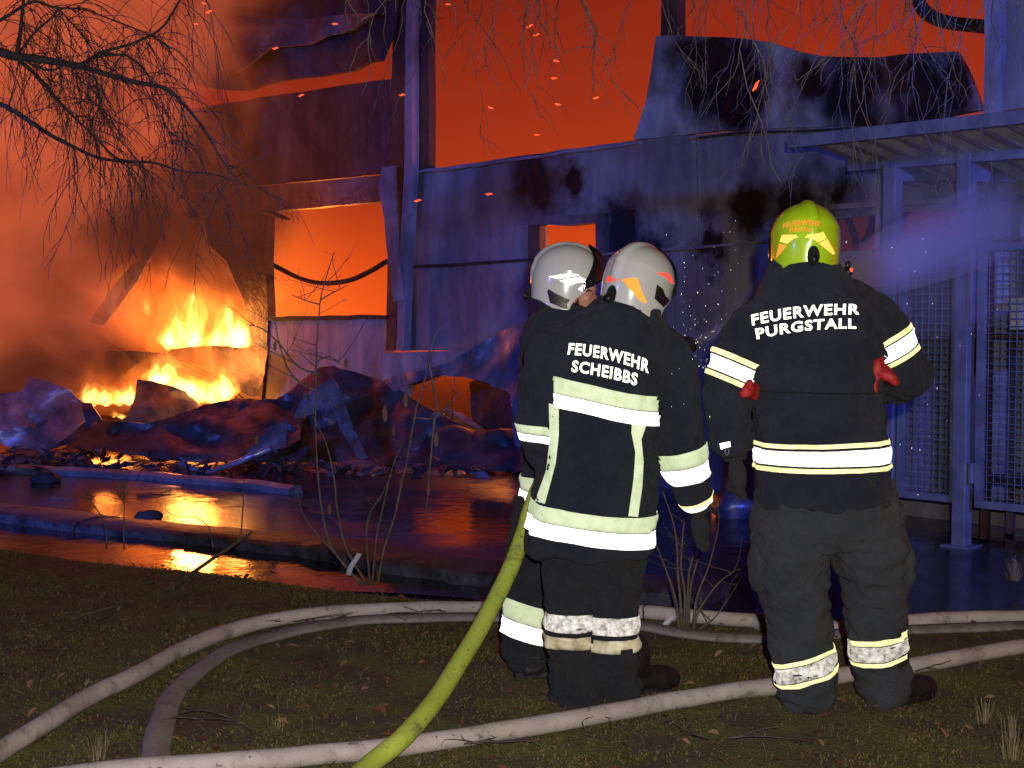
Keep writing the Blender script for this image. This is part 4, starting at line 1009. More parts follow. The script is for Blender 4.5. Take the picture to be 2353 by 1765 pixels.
# neck flap under the helmet
def flap(parent, R, D, seed):
    me = fuse([ring_loft(rings_px(R, D), 40, 2.2)], .009, 5); displace(me, wrinkle(.9, seed)); return link('neck_flap', me, M_FLAP, parent)
flap(pR, [(590, 1790, 1915, .10), (612, 1779, 1928, .115), (640, 1765, 1950, .135), (668, 1748, 1972, .150), (692, 1742, 1978, .158)], DR, 3)
hR, hbR, RR = helmet(pR, W(1850.5, 562, DR), 0, math.radians(-4), math.radians(1.5), M_HELM_G, 'down')
z6 = lambda P: zp(P, 6.38, 1700, 440)
for P, mt in (([(615, 635), (820, 635), (860, 675), (790, 690), (692, 768), (585, 735)], M_STK_YE), ([(575, 765), (685, 792), (605, 900), (520, 988)], M_STK_OR),
              ([(1225, 590), (1275, 685), (1150, 748), (1060, 690), (955, 674), (1000, 628), (1120, 622)], M_STK_YE), ([(1283, 697), (1400, 905), (1370, 930), (1160, 762)], M_STK_YE)):
    decal('reflective_sticker', z6(P), hbR, mt, hR, .002, 3)
text_decal('helmet_lettering', 'FEUERWEHR', z6([(630, 480), (910, 415), (1195, 445)]), z6([(630, 545), (910, 505), (1185, 525)]), hbR, M_TEXTOR, hR, .002, .03)
text_decal('helmet_lettering', 'PURGSTALL', z6([(725, 540), (905, 520), (1075, 530)]), z6([(735, 600), (905, 590), (1070, 595)]), hbR, M_TEXTOR, hR, .002, .03)
# jacket lettering and bands
z7 = lambda P: zp(P, 2.37, 1600, 440)
text_decal('lettering', 'FEUERWEHR', z7([(297, 672), (590, 622), (892, 614)]), z7([(305, 732), (590, 685), (889, 671)]), bR, M_LETTER, jR)
text_decal('lettering', 'PURGSTALL', z7([(319, 748), (600, 701), (872, 692)]), z7([(330, 806), (600, 760), (872, 748)]), bR, M_LETTER, jR)
def sl(A, D, k): p, r = arm_px(A, D); return p[k], p[k + 1]
pa, pb = W(1744, 722, DR), W(1668, 898, DR)
for nm, mt, t0, t1 in (('yellow_stripe', M_YELLOW, .57, .635), ('reflective_band', M_SILVER, .655, .82), ('yellow_stripe', M_YELLOW, .84, .90)): limb_band(nm, bR, mt, jR, pa, pb, t0, t1, .135)
pa, pb = W(1998, 706, DR), W(2088, 862, DR)
for nm, mt, t0, t1 in (('yellow_stripe', M_YELLOW, .42, .485), ('reflective_band', M_SILVER, .505, .69), ('yellow_stripe', M_YELLOW, .71, .77)): limb_band(nm, bR, mt, jR, pa, pb, t0, t1, .135)
for nm, mt, a, b in (('yellow_stripe', M_YELLOW, (1018, 1028), (1012, 1022)), ('reflective_band', M_SILVER, (1034, 1067), (1028, 1065)), ('yellow_stripe', M_YELLOW, (1072, 1083), (1070, 1080))):
    torso_band(nm, bR, mt, jR, 1888, DR, .23, a, b, .006)
torso_band('waist_seam', bR, M_STRAP, jR, 1888, DR, .23, (896, 900), (900, 904), .004)
# leg bands
pa, pb = W(1840, 1440, DR), W(1853, 1560, DR)
for nm, mt, t0, t1 in (('yellow_stripe', M_YELLOW, .47, .55), ('reflective_band', M_SILVER_DIRTY, .57, .85), ('yellow_stripe', M_YELLOW, .87, .95)): limb_band(nm, btR, mt, tR, pa, pb, t0, t1, .15, lambda a: -.12 * math.cos(a))
pa, pb = W(2014, 1430, DR + .05), W(2026, 1545, DR + .06)
for nm, mt, t0, t1 in (('yellow_stripe', M_YELLOW, .20, .30), ('reflective_band', M_SILVER_DIRTY, .32, .64), ('yellow_stripe', M_YELLOW, .66, .74)): limb_band(nm, btR, mt, tR, pa, pb, t0, t1, .15)
h1 = Gd(1858, 1640, .0); h2 = Gd(2012, 1622, .0)
boot(pR, h1, .10, shaft=W(1850, 1545, DR)); boot(pR, h2, 1.05, shaft=W(2026, 1535, DR + .06))
# gloves: a dark one on the hanging left hand, the right one out of sight in front
g1 = hand_glove('glove', W(1690, 1058, DR + .04), W(1700, 1130, DR + .03) - W(1690, 1058, DR + .04), Vector((.2, .9, 0)), M_GLOVE, pR, curl=.28)
g2 = hand_glove('glove', W(1982, 872, DR + .38), Vector((-.8, .5, .1)), UP, M_GLOVE, pR, curl=.6)
# cuff tag with its ring
decal('cuff_tag', zp([(355, 680), (475, 655), (485, 715), (440, 725), (375, 748)], 4.88, 1580, 880), bR, M_SILVER, jR, .006, 4)
vv, ff = tube(smooth_path([W(1668, 1030, DR - .065), W(1666, 1040, DR - .067), W(1671, 1046, DR - .067), W(1675, 1038, DR - .067), W(1672, 1030, DR - .065)], 4), .0022, 6); mk('key_ring', vv, ff, M_GALV, jR)
# little lamp clipped at the shoulder
vv, ff = tube([W(1948, 618, DR + .02), W(1948, 606, DR + .02), W(1952, 602, DR + .02)], [.012, .012, .008], 10); sm_ = mk('shoulder_lamp', vv, ff, M_BLACK, jR)
vv, ff = tube([W(1950, 632, DR), W(1948, 618, DR + .01)], .014, 10); mk('lamp_clip', vv, ff, M_BLACK, sm_)
vv, ff = ellipsoid(W(1956, 620, DR - .005), (.006, .006, .008), 10, 8); mk('red_light', vv, ff, emis('red_lamp', (1, .08, .03), 2.5), sm_)

# red work gloves tucked under both arms
def red_glove(label, c, fingers, grp='red work gloves'):
    parts = [ellipsoid(c, (.020, .022, .036), 12, 10)]
    for p, r in fingers: parts.append(tube(p, [x * 1.3 for x in r], 10))
    me = fuse(parts, .0045, 2); displace(me, lambda q: .0015 * ridg(q * 40))
    return tag(link('work_glove', me, M_REDGLOVE), label, 'glove', grp)
DG = DR - .12
red_glove('red work glove with two dangling fingers under the right arm of the lime helmet firefighter', W(2016, 846, DG), [
    ([W(2014, 842, DG), W(2010, 868, DG), W(2006, 890, DG - .01), W(2010, 910, DG - .012)], [.014, .014, .013, .009]),
    ([W(2018, 852, DG), W(2036, 862, DG - .02), W(2050, 870, DG - .03), W(2062, 884, DG - .03)], [.016, .017, .015, .009]),
    ([W(2020, 846, DG), W(2034, 850, DG), W(2048, 858, DG - .01)], [.015, .015, .011]),
    ([W(2014, 850, DG + .01), W(2022, 828, DG + .01), W(2020, 815, DG + .02)], [.016, .014, .010]),
    ([W(2016, 842, DG + .02), W(2018, 866, DG + .03), W(2020, 880, DG + .03)], [.014, .013, .009])])
DG2 = DR - .09
red_glove('tip of a red work glove under the left arm band of the lime helmet firefighter', W(1722, 893, DG2), [
    ([W(1724, 890, DG2), W(1714, 902, DG2 - .01), W(1706, 905, DG2 - .01), W(1700, 902, DG2 - .01)], [.018, .019, .014, .008]),
    ([W(1724, 892, DG2), W(1716, 908, DG2), W(1712, 912, DG2)], [.016, .014, .009]),
    ([W(1726, 888, DG2 + .01), W(1728, 905, DG2 + .02), W(1724, 916, DG2 + .02)], [.014, .012, .009]),
    ([W(1728, 888, DG2 + .02), W(1734, 905, DG2 + .03), W(1732, 918, DG2 + .03)], [.014, .012, .008]),
    ([W(1730, 885, DG2 + .02), W(1740, 896, DG2 + .03), W(1742, 908, DG2 + .03)], [.013, .011, .008])])

# ================= middle firefighter (white helmet, SCHEIBBS) =================
DM = 5.42
pM = thing('person', 'firefighter seen from behind in a white helmet and jacket lettered SCHEIBBS, leaning to the left', 'person', 'firefighters')
R_M = [(680, 1385, 1500, .09), (705, 1368, 1512, .115), (735, 1325, 1520, .135), (765, 1272, 1536, .15), (810, 1250, 1540, .162), (860, 1252, 1524, .168), (950, 1252, 1512, .172), (1050, 1242, 1508, .172), (1150, 1228, 1502, .176), (1225, 1214, 1500, .182), (1268, 1214, 1492, .178)]
A_ML = [(1340, 760, 0, .05), (1296, 772, 0, .068), (1266, 806, 0, .082), (1246, 890, 0, .090), (1238, 1010, .0, .076), (1262, 1045, .14, .066), (1340, 1000, .30, .055)]
A_MR = [(1440, 742, 0, .05), (1490, 760, 0, .072), (1528, 806, 0, .086), (1548, 900, 0, .094), (1560, 1010, -.01, .088), (1580, 1090, 0, .076), (1602, 1160, .03, .056)]
jM = garment('jacket', [ring_loft(rings_px(R_M, DM), 40, 2.5), tube(*arm_px(A_ML, DM), 18), tube(*arm_px(A_MR, DM), 18)], M_JACKET, pM, seed=4)
bM = bvh_of(jM)
L_ML = [(1312, 1230, 0, .125), (1312, 1320, 0, .098), (1311, 1400, 0, .082), (1310, 1490, 0, .084), (1320, 1560, .02, .086), (1322, 1596, .03, .086), (1324, 1618, .04, .078)]
L_MR = [(1410, 1230, 0, .125), (1410, 1320, 0, .100), (1408, 1400, 0, .088), (1408, 1490, 0, .090), (1416, 1555, .04, .084), (1422, 1582, .04, .080), (1428, 1600, .05, .070)]
tM = garment('trousers', [tube(*arm_px(L_ML, DM), 18), tube(*arm_px(L_MR, DM), 18), ring_loft(rings_px([(1200, 1235, 1482, .15), (1262, 1240, 1476, .15), (1330, 1262, 1466, .11)], DM), 32)], M_TROUS_NAVY, pM, seed=5, amp=1.1, zs=1.6)
btM = bvh_of(tM)
body_mesh(pM, DM, W(1462, 655, DM), W(1440, 715, DM), None, R_M[3:], [A_ML, A_MR], [L_ML, L_MR])
flap(pM, [(672, 1385, 1500, .10, .03), (690, 1378, 1510, .115, .02), (712, 1352, 1518, .135, .01), (742, 1318, 1522, .15), (762, 1305, 1525, .155)], DM, 6)
hM, hbM, RM = helmet(pM, W(1466, 656, DM), math.radians(-42), math.radians(-8), math.radians(6), M_HELM_W, 'up')
z5 = lambda P: zp(P, 5.82, 1200, 560)
decal('reflective_sticker', z5([(1345, 470), (1545, 455), (1570, 550), (1600, 640), (1670, 780), (1640, 800), (1560, 750), (1450, 620), (1370, 520), (1330, 490)]), hbM, M_STK_OR, hM, .002, 3)
decal('reflective_sticker', z5([(1130, 440), (1200, 430), (1210, 470), (1320, 480), (1200, 500), (1120, 530)]), hbM, M_STK_RED, hM, .002, 3)
decal('reflective_sticker', z5([(1785, 385), (1930, 390), (2000, 440), (2030, 540), (2000, 540), (1930, 460)]), hbM, M_STK_RED, hM, .002, 3)
ear_pad(hM, hbM, z5([(1800, 545), (1880, 600), (1920, 700), (1985, 765), (1920, 880), (1770, 735)]))
z6b = lambda P: zp(P, 2.552, 1100, 500)
text_decal('lettering', 'FEUERWEHR', z6b([(530, 736), (770, 765), (1006, 838)]), z6b([(520, 805), (765, 838), (996, 916)]), bM, M_LETTER, jM)
text_decal('lettering', 'SCHEIBBS', z6b([(550, 836), (745, 866), (936, 915)]), z6b([(542, 905), (738, 938), (926, 988)]), bM, M_LETTER, jM)
torso_band('lime_band', bM, M_LIME, jM, 1384, DM, .23, (856, 893), (912, 946), .012, 180, 347, .228)
torso_band('reflective_band', bM, M_SILVER, jM, 1384, DM, .23, (894.5, 926), (948, 980), .012, 180, 347, .228)
torso_band('lime_band', bM, M_LIME, jM, 1362, DM, .24, (1156, 1190), (1188, 1224), .012, 5, 355)
torso_band('reflective_band', bM, M_SILVER, jM, 1362, DM, .24, (1191.5, 1226), (1226, 1262), .012, 5, 355)
decal('lime_stripe', [(1261, 927), (1284, 932), (1284, 1000), (1277, 1065), (1252, 1158), (1229, 1152), (1255, 1080), (1263, 1010)], bM, M_LIME, jM, .0035, 8)
decal('lime_stripe', [(1452, 966), (1487, 972), (1474, 1010), (1479, 1060), (1476, 1120), (1466, 1188), (1444, 1186), (1456, 1100), (1460, 1040), (1451, 995)], bM, M_LIME, jM, .0035, 8)
pa, pb = W(1246, 890, DM), W(1238, 1010, DM)
limb_band('lime_band', bM, M_LIME, jM, pa, pb, .72, .88, .13); limb_band('reflective_band', bM, M_SILVER, jM, pa, pb, .895, 1.03, .13)
pa, pb = W(1560, 1010, DM - .01), W(1580, 1090, DM)
limb_band('lime_band', bM, M_LIME, jM, pa, pb, .28, .72, .14); limb_band('reflective_band', bM, M_SILVER, jM, pa, pb, .74, 1.18, .14)
pa, pb = W(1580, 1090, DM), W(1602, 1160, DM + .03)
limb_band('olive_band', bM, M_YELLOW, jM, pa, pb, .76, .86, .12); limb_band('reflective_band', bM, M_SILVER, jM, pa, pb, .86, 1.02, .12)
for L in (L_ML, L_MR):
    pa, pb = W(L[2][0], 1400, DM), W(L[3][0], 1490, DM)
    limb_band('reflective_band', btM, M_SILVER_DIRTY, tM, pa, pb, .05 + (L is L_MR) * .06, .48 + (L is L_MR) * .06, .112); limb_band('cream_band', btM, M_CREAM, tM, pa, pb, .60 + (L is L_MR) * .06, .92 + (L is L_MR) * .06, .112)
boot(pM, Gd(1327, 1636, .0) + Vector((0, .085, 0)), .35, shaft=W(1322, 1545, DM + .05)); boot(pM, Gd(1425, 1612, .0) + Vector((0, .06, 0)), .95, shaft=W(1418, 1545, DM + .06))
hand_glove('glove', W(1606, 1178, DM + .03), W(1612, 1240, DM + .03) - W(1606, 1178, DM + .03), Vector((.3, .8, 0)), M_GLOVE, pM, curl=.35)
hand_glove('glove', W(1348, 996, DM + .31), Vector((.9, .2, .3)), UP, M_GLOVE, pM, curl=.7)
vv, ff = tube([W(1540, 783, DM - .02), W(1548, 790, DM - .01), W(1557, 800, DM)], [.010, .011, .010], 8); mk('red_shoulder_piping', vv, ff, M_REDGLOVE, jM)

# ================= left firefighter (white helmet, in profile) =================
DL = 5.88
pL = thing('person', 'firefighter half hidden on the left, white helmet with raised visor, face in profile', 'person', 'firefighters')
R_L = [(712, 1262, 1345, .09), (740, 1230, 1365, .125), (772, 1205, 1385, .145), (830, 1201, 1400, .160), (900, 1203, 1402, .165), (1000, 1207, 1402, .165), (1100, 1206, 1404, .165), (1172, 1203, 1406, .168)]
A_LL = [(1280, 796, .10, .085), (1335, 890, .18, .08), (1440, 880, .14, .058)]
A_LR = [(1300, 800, -.06, .08), (1345, 900, -.06, .078), (1440, 900, .02, .056)]
jL = garment('jacket', [ring_loft(rings_px(R_L, DL), 36, 2.5), tube(*arm_px(A_LL, DL), 16), tube(*arm_px(A_LR, DL), 16)], M_JACKET, pL, seed=7)
bL = bvh_of(jL)
L_LL = [(1252, 1150, .0, .13), (1228, 1280, 0, .110), (1215, 1400, -.02, .096), (1210, 1475, -.02, .092), (1214, 1510, -.01, .086), (1212, 1540, -.01, .076)]
L_LR = [(1345, 1150, .04, .13), (1350, 1280, .06, .11), (1352, 1400, .06, .096), (1352, 1500, .06, .085)]
tL = garment('trousers', [tube(*arm_px(L_LL, DL), 18), tube(*arm_px(L_LR, DL), 18), ring_loft(rings_px([(1130, 1222, 1390, .14), (1180, 1218, 1395, .145), (1240, 1222, 1400, .12)], DL), 28)], M_TROUS_NAVY, pL, seed=8, amp=1.1, zs=1.6)
btL = bvh_of(tL)
F_ = lambda x, y, d=0: W(x, y, DL + d)
face = [ellipsoid(F_(1342, 690), (.052, .056, .070), 14, 10), ellipsoid(F_(1350, 664), (.040, .058, .024), 12, 8), ellipsoid(F_(1352, 716), (.028, .034, .024), 12, 8),
        tube([F_(1358, 672), F_(1366, 684), F_(1375, 693)], [.010, .012, .013], 10), ellipsoid(F_(1368, 694, -.010), (.010, .008, .008), 10, 8), ellipsoid(F_(1368, 694, .010), (.010, .008, .008), 10, 8),
        ellipsoid(F_(1365, 703), (.013, .022, .006), 12, 8), ellipsoid(F_(1362, 712), (.013, .020, .006), 12, 8), ellipsoid(F_(1345, 686, -.045), (.026, .018, .026), 12, 8),
        ellipsoid(F_(1318, 682, -.072), (.018, .010, .030), 12, 8)]
body_mesh(pL, DL, W(1312, 668, DL), W(1300, 735, DL), None, R_L[2:], [A_LL, A_LR], [L_LL, L_LR], face, .006)
fb = pL.children[-1]
bf = bvh_of(fb)
decal('mouth', [(1354, 706), (1364, 704), (1367, 708), (1362, 711), (1354, 710)], bf, M_MOUTH, fb, .001, 2)
ew = simple('eye_white', (.6, .58, .55), rough=.2)
vv, ff = ellipsoid(F_(1356, 677, -.032), (.011, .011, .010), 12, 8); e_ = mk('eye', vv, ff, ew, fb)
vv, ff = ellipsoid(F_(1360.5, 677, -.036), (.005, .005, .005), 10, 8); mk('iris', vv, ff, M_BLACK, e_)
vv, ff = tube([F_(1346, 670, -.060), F_(1353, 667, -.056), F_(1360, 669, -.044)], [.003, .005, .003], 6); mk('eyebrow', vv, ff, simple('brow_hair', (.05, .03, .02)), fb)
flap(pL, [(690, 1250, 1325, .085, .0), (712, 1240, 1335, .105), (740, 1215, 1352, .135), (775, 1200, 1362, .15), (795, 1199, 1365, .155)], DL, 9)
hL, hbL, RLm = helmet(pL, W(1304, 648, DL), math.radians(-88), math.radians(-6), math.radians(0), M_HELM_W, 'up')
decal('reflective_sticker', z5([(345, 440), (560, 405), (740, 408), (765, 424), (480, 474)]), hbL, M_SILVER, hL, .002, 3)
decal('reflective_sticker', z5([(495, 496), (778, 441), (910, 510), (885, 535), (780, 515), (720, 530), (655, 560)]), hbL, M_SILVER, hL, .002, 3)
decal('reflective_sticker', z5([(745, 605), (830, 535), (885, 545), (800, 640)]), hbL, M_SILVER, hL, .002, 3)
ear_pad(hL, hbL, z5([(355, 605), (430, 660), (640, 755), (600, 800), (605, 870), (560, 870), (370, 790), (335, 640)]))
vv, ff = tube([F_(1322, 682, -.070), F_(1325, 705, -.066), F_(1332, 724, -.050), F_(1345, 732, -.02)], [.012, .011, .010, .009], 8, .5); mk('chin_strap', vv, ff, M_STRAP, hL)
vv, ff = tube([F_(1292, 738, -.12), F_(1308, 728, -.115), F_(1324, 722, -.10)], .006, 8); mk('red_collar_piping', vv, ff, M_REDGLOVE, jL)
text_decal('lettering', 'NG', [(1206, 805), (1221, 806), (1238, 808)], [(1205, 832), (1220, 834), (1234, 838)], bL, M_LETTER, jL)
text_decal('lettering', 'S', [(1209, 838), (1216, 838), (1226, 840)], [(1205, 860), (1212, 860), (1218, 858)], bL, M_LETTER, jL)
for nm, mt, a in (('lime_band', M_LIME, (1098, 1129)), ('reflective_band', M_SILVER, (1131, 1162))): torso_band(nm, bL, mt, jL, 1304, DL, .18, a, a, .004)
decal('pocket_reflector', [(1224, 1036), (1232, 1044), (1242, 1044), (1242, 1052), (1232, 1050)], bL, M_SILVER, jL, .004, 4)
pa, pb = W(1218, 1360, DL - .01), W(1210, 1475, DL - .02)
limb_band('lime_band', btL, M_LIME, tL, pa, pb, .20, .58, .14, lambda a: .12 * math.cos(a)); limb_band('reflective_band', btL, M_SILVER, tL, pa, pb, .595, .92, .14, lambda a: .12 * math.cos(a))
boot(pL, Gd(1188, 1568, .0) + Vector((0, .05, 0)), 1.15, shaft=W(1214, 1495, DL - .01)); boot(pL, Gd(1345, 1550, .0), .7, shaft=W(1352, 1495, DL + .06))
hand_glove('glove', W(1445, 878, DL + .14), Vector((.9, .1, .3)), UP, M_GLOVE, pL, curl=.8)
hand_glove('glove', W(1445, 900, DL + .03), Vector((.9, .2, .2)), UP, M_GLOVE, pL, curl=.8)

# ------------------------------------------------------------------ hoses, nozzle and spray
def hose_mat(name, c1, c2, bump=.25):
    m = simple(name, c1, c2, 5, .75, bump=bump, bscale=170, lo=.3, hi=.7); t = m.node_tree; n = t.nodes; l = t.links; p = n['Principled BSDF']
    src = p.inputs['Base Color'].links[0].from_socket; tc = N(t, 'ShaderNodeTexCoord')
    for sc_, lo_, hi_, col_, am in ((7, .54, .70, (.10, .075, .05), .75), (38, .60, .68, (.05, .035, .022), .8), (1.3, .5, .72, tuple(c * .6 for c in c1), .65)):
        nz = N(t, 'ShaderNodeTexNoise', inp={'Scale': sc_, 'Detail': 6, 'Roughness': .65}); l.new(tc.outputs['Object'], nz.inputs['Vector'])
        r = rampn(t, [(lo_, g3(0)), (hi_, g3(am))]); l.new(nz.outputs['Fac'], r.inputs[0])
        mx = N(t, 'ShaderNodeMix', data_type='RGBA'); l.new(r.outputs[0], mx.inputs[0]); l.new(src, mx.inputs[6]); mx.inputs[7].default_value = (*col_, 1); src = mx.outputs[2]
    l.new(src, p.inputs['Base Color']); return m
M_HOSE = hose_mat('pale_hose', (.44, .36, .33), (.62, .54, .50)); M_HOSE_G = hose_mat('grey_flat_hose', (.25, .22, .21), (.38, .34, .32), .5)
M_HOSE_Y = hose_mat('lime_hose', (.42, .53, .06), (.50, .61, .08)); M_ALU = simple('aluminium', (.40, .40, .40), (.55, .55, .55), 20, .35, .25)
def ground_hose(label, pxs, r, mat, flat=None, zc=None):
    P = []
    for x, y in pxs:
        q = Gd(x, y, r * (flat or 1) * .9); P.append(q)
    P = smooth_path(P, 10)
    P = [Vector((p.x, p.y, max(gz(p.x, p.y) * .25, -.03) + .004 + r * (flat or 1) * .92)) for p in P]
    P = [p + Vector((.012 * noise.noise(p * 2.2), .012 * noise.noise(p * 2.2 + Vector((7, 7, 7))), 0)) for p in P]
    V, F = tube(P, [r * (1 + .07 * noise.noise(p * 3.1)) for p in P], 16, None)
    if flat:
        V2 = []
        for i, v in enumerate(V):
            c = P[min(i // 16, len(P) - 1)]; V2.append(Vector((v.x, v.y, c.z + (v.z - c.z) * flat + (.004 if (i % 16) in (3, 5) else -.003 if (i % 16) in (4, 2, 6) else 0))))
        V = V2
    o = recalc(mk('fire_hose', V, F, mat)); return tag(o, label, 'fire hose', 'fire hoses on the ground')
ground_hose('pale round hose curving from the lower left across the turf to a metal coupling', [(-120, 1800), (0, 1729), (80, 1683), (200, 1609), (320, 1545), (400, 1505), (500, 1461), (600, 1433), (700, 1417), (811, 1406), (960, 1399), (1108, 1399), (1280, 1402), (1465, 1408), (1560, 1416), (1660, 1424), (1742, 1429)], .035, M_HOSE)
ground_hose('grey flat hose bending down to the lower left edge beside the pale hose', [(350, 1830), (357, 1757), (363, 1693), (385, 1621), (421, 1569), (481, 1525), (561, 1485), (661, 1457), (748, 1440), (848, 1427), (997, 1421), (1145, 1422), (1300, 1426), (1465, 1440), (1600, 1462), (1760, 1470), (1900, 1462), (2080, 1453), (2353, 1440), (2600, 1425), (3300, 1410)], .048, M_HOSE_G, .42)
ground_hose('pale round hose running along the bottom from centre to the right edge', [(60, 1800), (330, 1768), (520, 1757), (700, 1742), (900, 1722), (1100, 1690), (1350, 1648), (1553, 1612), (1673, 1593), (1793, 1579), (1934, 1556), (2114, 1529), (2353, 1489), (2700, 1440), (3300, 1400)], .034, M_HOSE)
ground_hose('pale round hose lying behind the right firefighter from the coupling to the right edge', [(1768, 1432), (1870, 1441), (1950, 1446), (2080, 1431), (2200, 1424), (2353, 1419), (2600, 1410), (3300, 1392)], .033, M_HOSE)
cp = thing('hose_coupling', 'metal coupling joining two pale hoses left of the right firefighter', 'coupling')
a = Gd(1738, 1428, .04); b = Gd(1774, 1433, .04)
vv, ff = tube([a, a.lerp(b, .3), a.lerp(b, .32), a.lerp(b, .62), a.lerp(b, .64), b], [.040, .040, .047, .047, .040, .040], 20); autosmooth(mk('coupling_body', vv, ff, M_ALU, cp), 30)
for k in range(3):
    an = k * 2.1 + .4; q = a.lerp(b, .47); vv, ff = box(q + Vector((0, math.cos(an) * .05, math.sin(an) * .05)), .02, .016, .016); bevel(mk('coupling_lug', vv, ff, M_ALU, cp, False), .003)
# lime hose carried under the arm
pts = [Gd(560, 2060, .034), Gd(720, 1890, .036), W(841, 1765, 4.47), W(922, 1699, 4.62), W(997, 1613, 4.82), W(1052, 1528, 5.00), W(1108, 1435, 5.20), W(1163, 1328, 5.42), W(1197, 1243, 5.55), W(1219, 1172, 5.645), W(1250, 1100, 5.66), W(1310, 1010, 5.665), W(1390, 930, 5.70), W(1450, 880, 5.80), W(1500, 845, 5.90)]
vv, ff = tube(smooth_path(pts, 8), .0335, 18); tag(mk('attack_hose', vv, ff, M_HOSE_Y), 'lime green hose rising from the bottom edge to the two white helmet firefighters', 'fire hose')
nz_ = thing('nozzle', 'black branch pipe nozzle held in front of the middle firefighter', 'nozzle')
n0, n1 = W(1500, 845, 5.90), W(1578, 796, 5.98); dn_ = (n1 - n0).normalized()
vv, ff = tube([n0, n0 + dn_ * .05, n0 + dn_ * .09, n1 - dn_ * .03], [.034, .03, .024, .024], 16); mk('barrel', vv, ff, M_BLACK, nz_)
vv, ff = tube([n1 - dn_ * .035, n1 - dn_ * .025, n1 + dn_ * .02, n1 + dn_ * .03], [.026, .036, .038, .030], 20); autosmooth(mk('bumper_head', vv, ff, M_BLACK, nz_), 40)
vv, ff = tube([n0 + dn_ * .07, n0 + dn_ * .07 + UP * .05, n0 + dn_ * .02 + UP * .065], [.008, .008, .010], 8); mk('valve_handle', vv, ff, M_REDGLOVE, nz_)
vv, ff = tube([n0 + dn_ * .06, n0 + dn_ * .05 - UP * .10], [.016, .014], 10); mk('pistol_grip', vv, ff, M_BLACK, nz_)

def vol_scatter(name, dens, col=(.9, .9, .95), an=0.0):
    m, t, n, l, out = volmat(name)
    s_ = N(t, 'ShaderNodeVolumeScatter', inp={'Color': (*col, 1), 'Density': dens, 'Anisotropy': an}); l.new(s_.outputs[0], out.inputs['Volume']); return m
s0 = n1 + dn_ * .05; s1 = W(2150, 560, 8.9); s2 = W(2420, 450, 10.2)
sp_ = smooth_path([s0, s0.lerp(s1, .5), s1, s2], 10)
spray = bpy.data.objects.new('water_spray', None); COL.objects.link(spray); tag(spray, 'misty water jet sprayed from the nozzle up towards the right of the hall', 'water', kind='stuff')
for nm, r0, r1, dn2 in (('spray_core', .014, .15, 1.1), ('spray_jet', .017, .22, .6), ('spray_mist', .02, .32, .5), ('spray_veil', .03, .8, .08)):
    vv, ff = tube(sp_, lerp_list([r0, r0 + (r1 - r0) * .35, r0 + (r1 - r0) * .75, r1], len(sp_)), 24); o = recalc(mk(nm, vv, ff, vol_scatter(nm, dn2), spray))
# droplets flung about, lit by the flash
acc = ([], []); rd = random.Random(11)
for i in range(110):
    c = W(rd.gauss(1600, 45), rd.gauss(780, 90), rd.uniform(5.2, 6.6)); r = rd.choice([.0008, .0011, .0016])
    add(acc, ellipsoid(c, (r, r, r * rd.uniform(1, 2)), 5, 4))
for i in range(90):
    c = W(rd.uniform(1500, 2300), rd.uniform(500, 1150), rd.uniform(5.8, 8.5)); r = rd.choice([.0015, .002])
    add(acc, ellipsoid(c, (r, r, r * rd.uniform(1, 2)), 5, 4))
wd = mk('water_droplets', acc[0], acc[1], retro('droplet', (.95, .95, .95), (1, 1, 1), .5)); tag(wd, 'tiny bright water droplets flying between the firefighters', 'water', kind='stuff')

# ------------------------------------------------------------------ turf: grass, moss, dead leaves, twigs
rg = np.random.default_rng(4)
def island_mat(name, stops, rough=.8, trans=False):
    m, t, n, l, p = nodes(name); g = N(t, 'ShaderNodeNewGeometry'); r = rampn(t, stops); l.new(g.outputs['Random Per Island'], r.inputs[0]); l.new(r.outputs[0], p.inputs['Base Color']); p.inputs['Roughness'].default_value = rough
    p.inputs['Specular IOR Level'].default_value = .25
    return m
M_GRASS = island_mat('winter_grass', [(0, (.055, .058, .011)), (.35, (.115, .108, .018)), (.6, (.145, .10, .032)), (.85, (.155, .095, .055)), (1, (.24, .17, .10))])
M_DRY = island_mat('dry_grass', [(0, (.12, .09, .045)), (.5, (.20, .15, .08)), (1, (.30, .25, .15))])
M_DRYMAT = island_mat('matted_grass', [(0, (.07, .05, .025)), (.5, (.12, .09, .045)), (1, (.22, .18, .10))])
M_LEAF = island_mat('dead_leaf', [(0, (.07, .03, .014)), (.5, (.15, .07, .035)), (1, (.26, .17, .10))], .6)
def in_turf(x, y):
    # y of the turf's far edge at x
    xs = [p[0] for p in E2]; ys = [p[1] for p in E2]; return y < np.interp(x, xs, ys) - .03
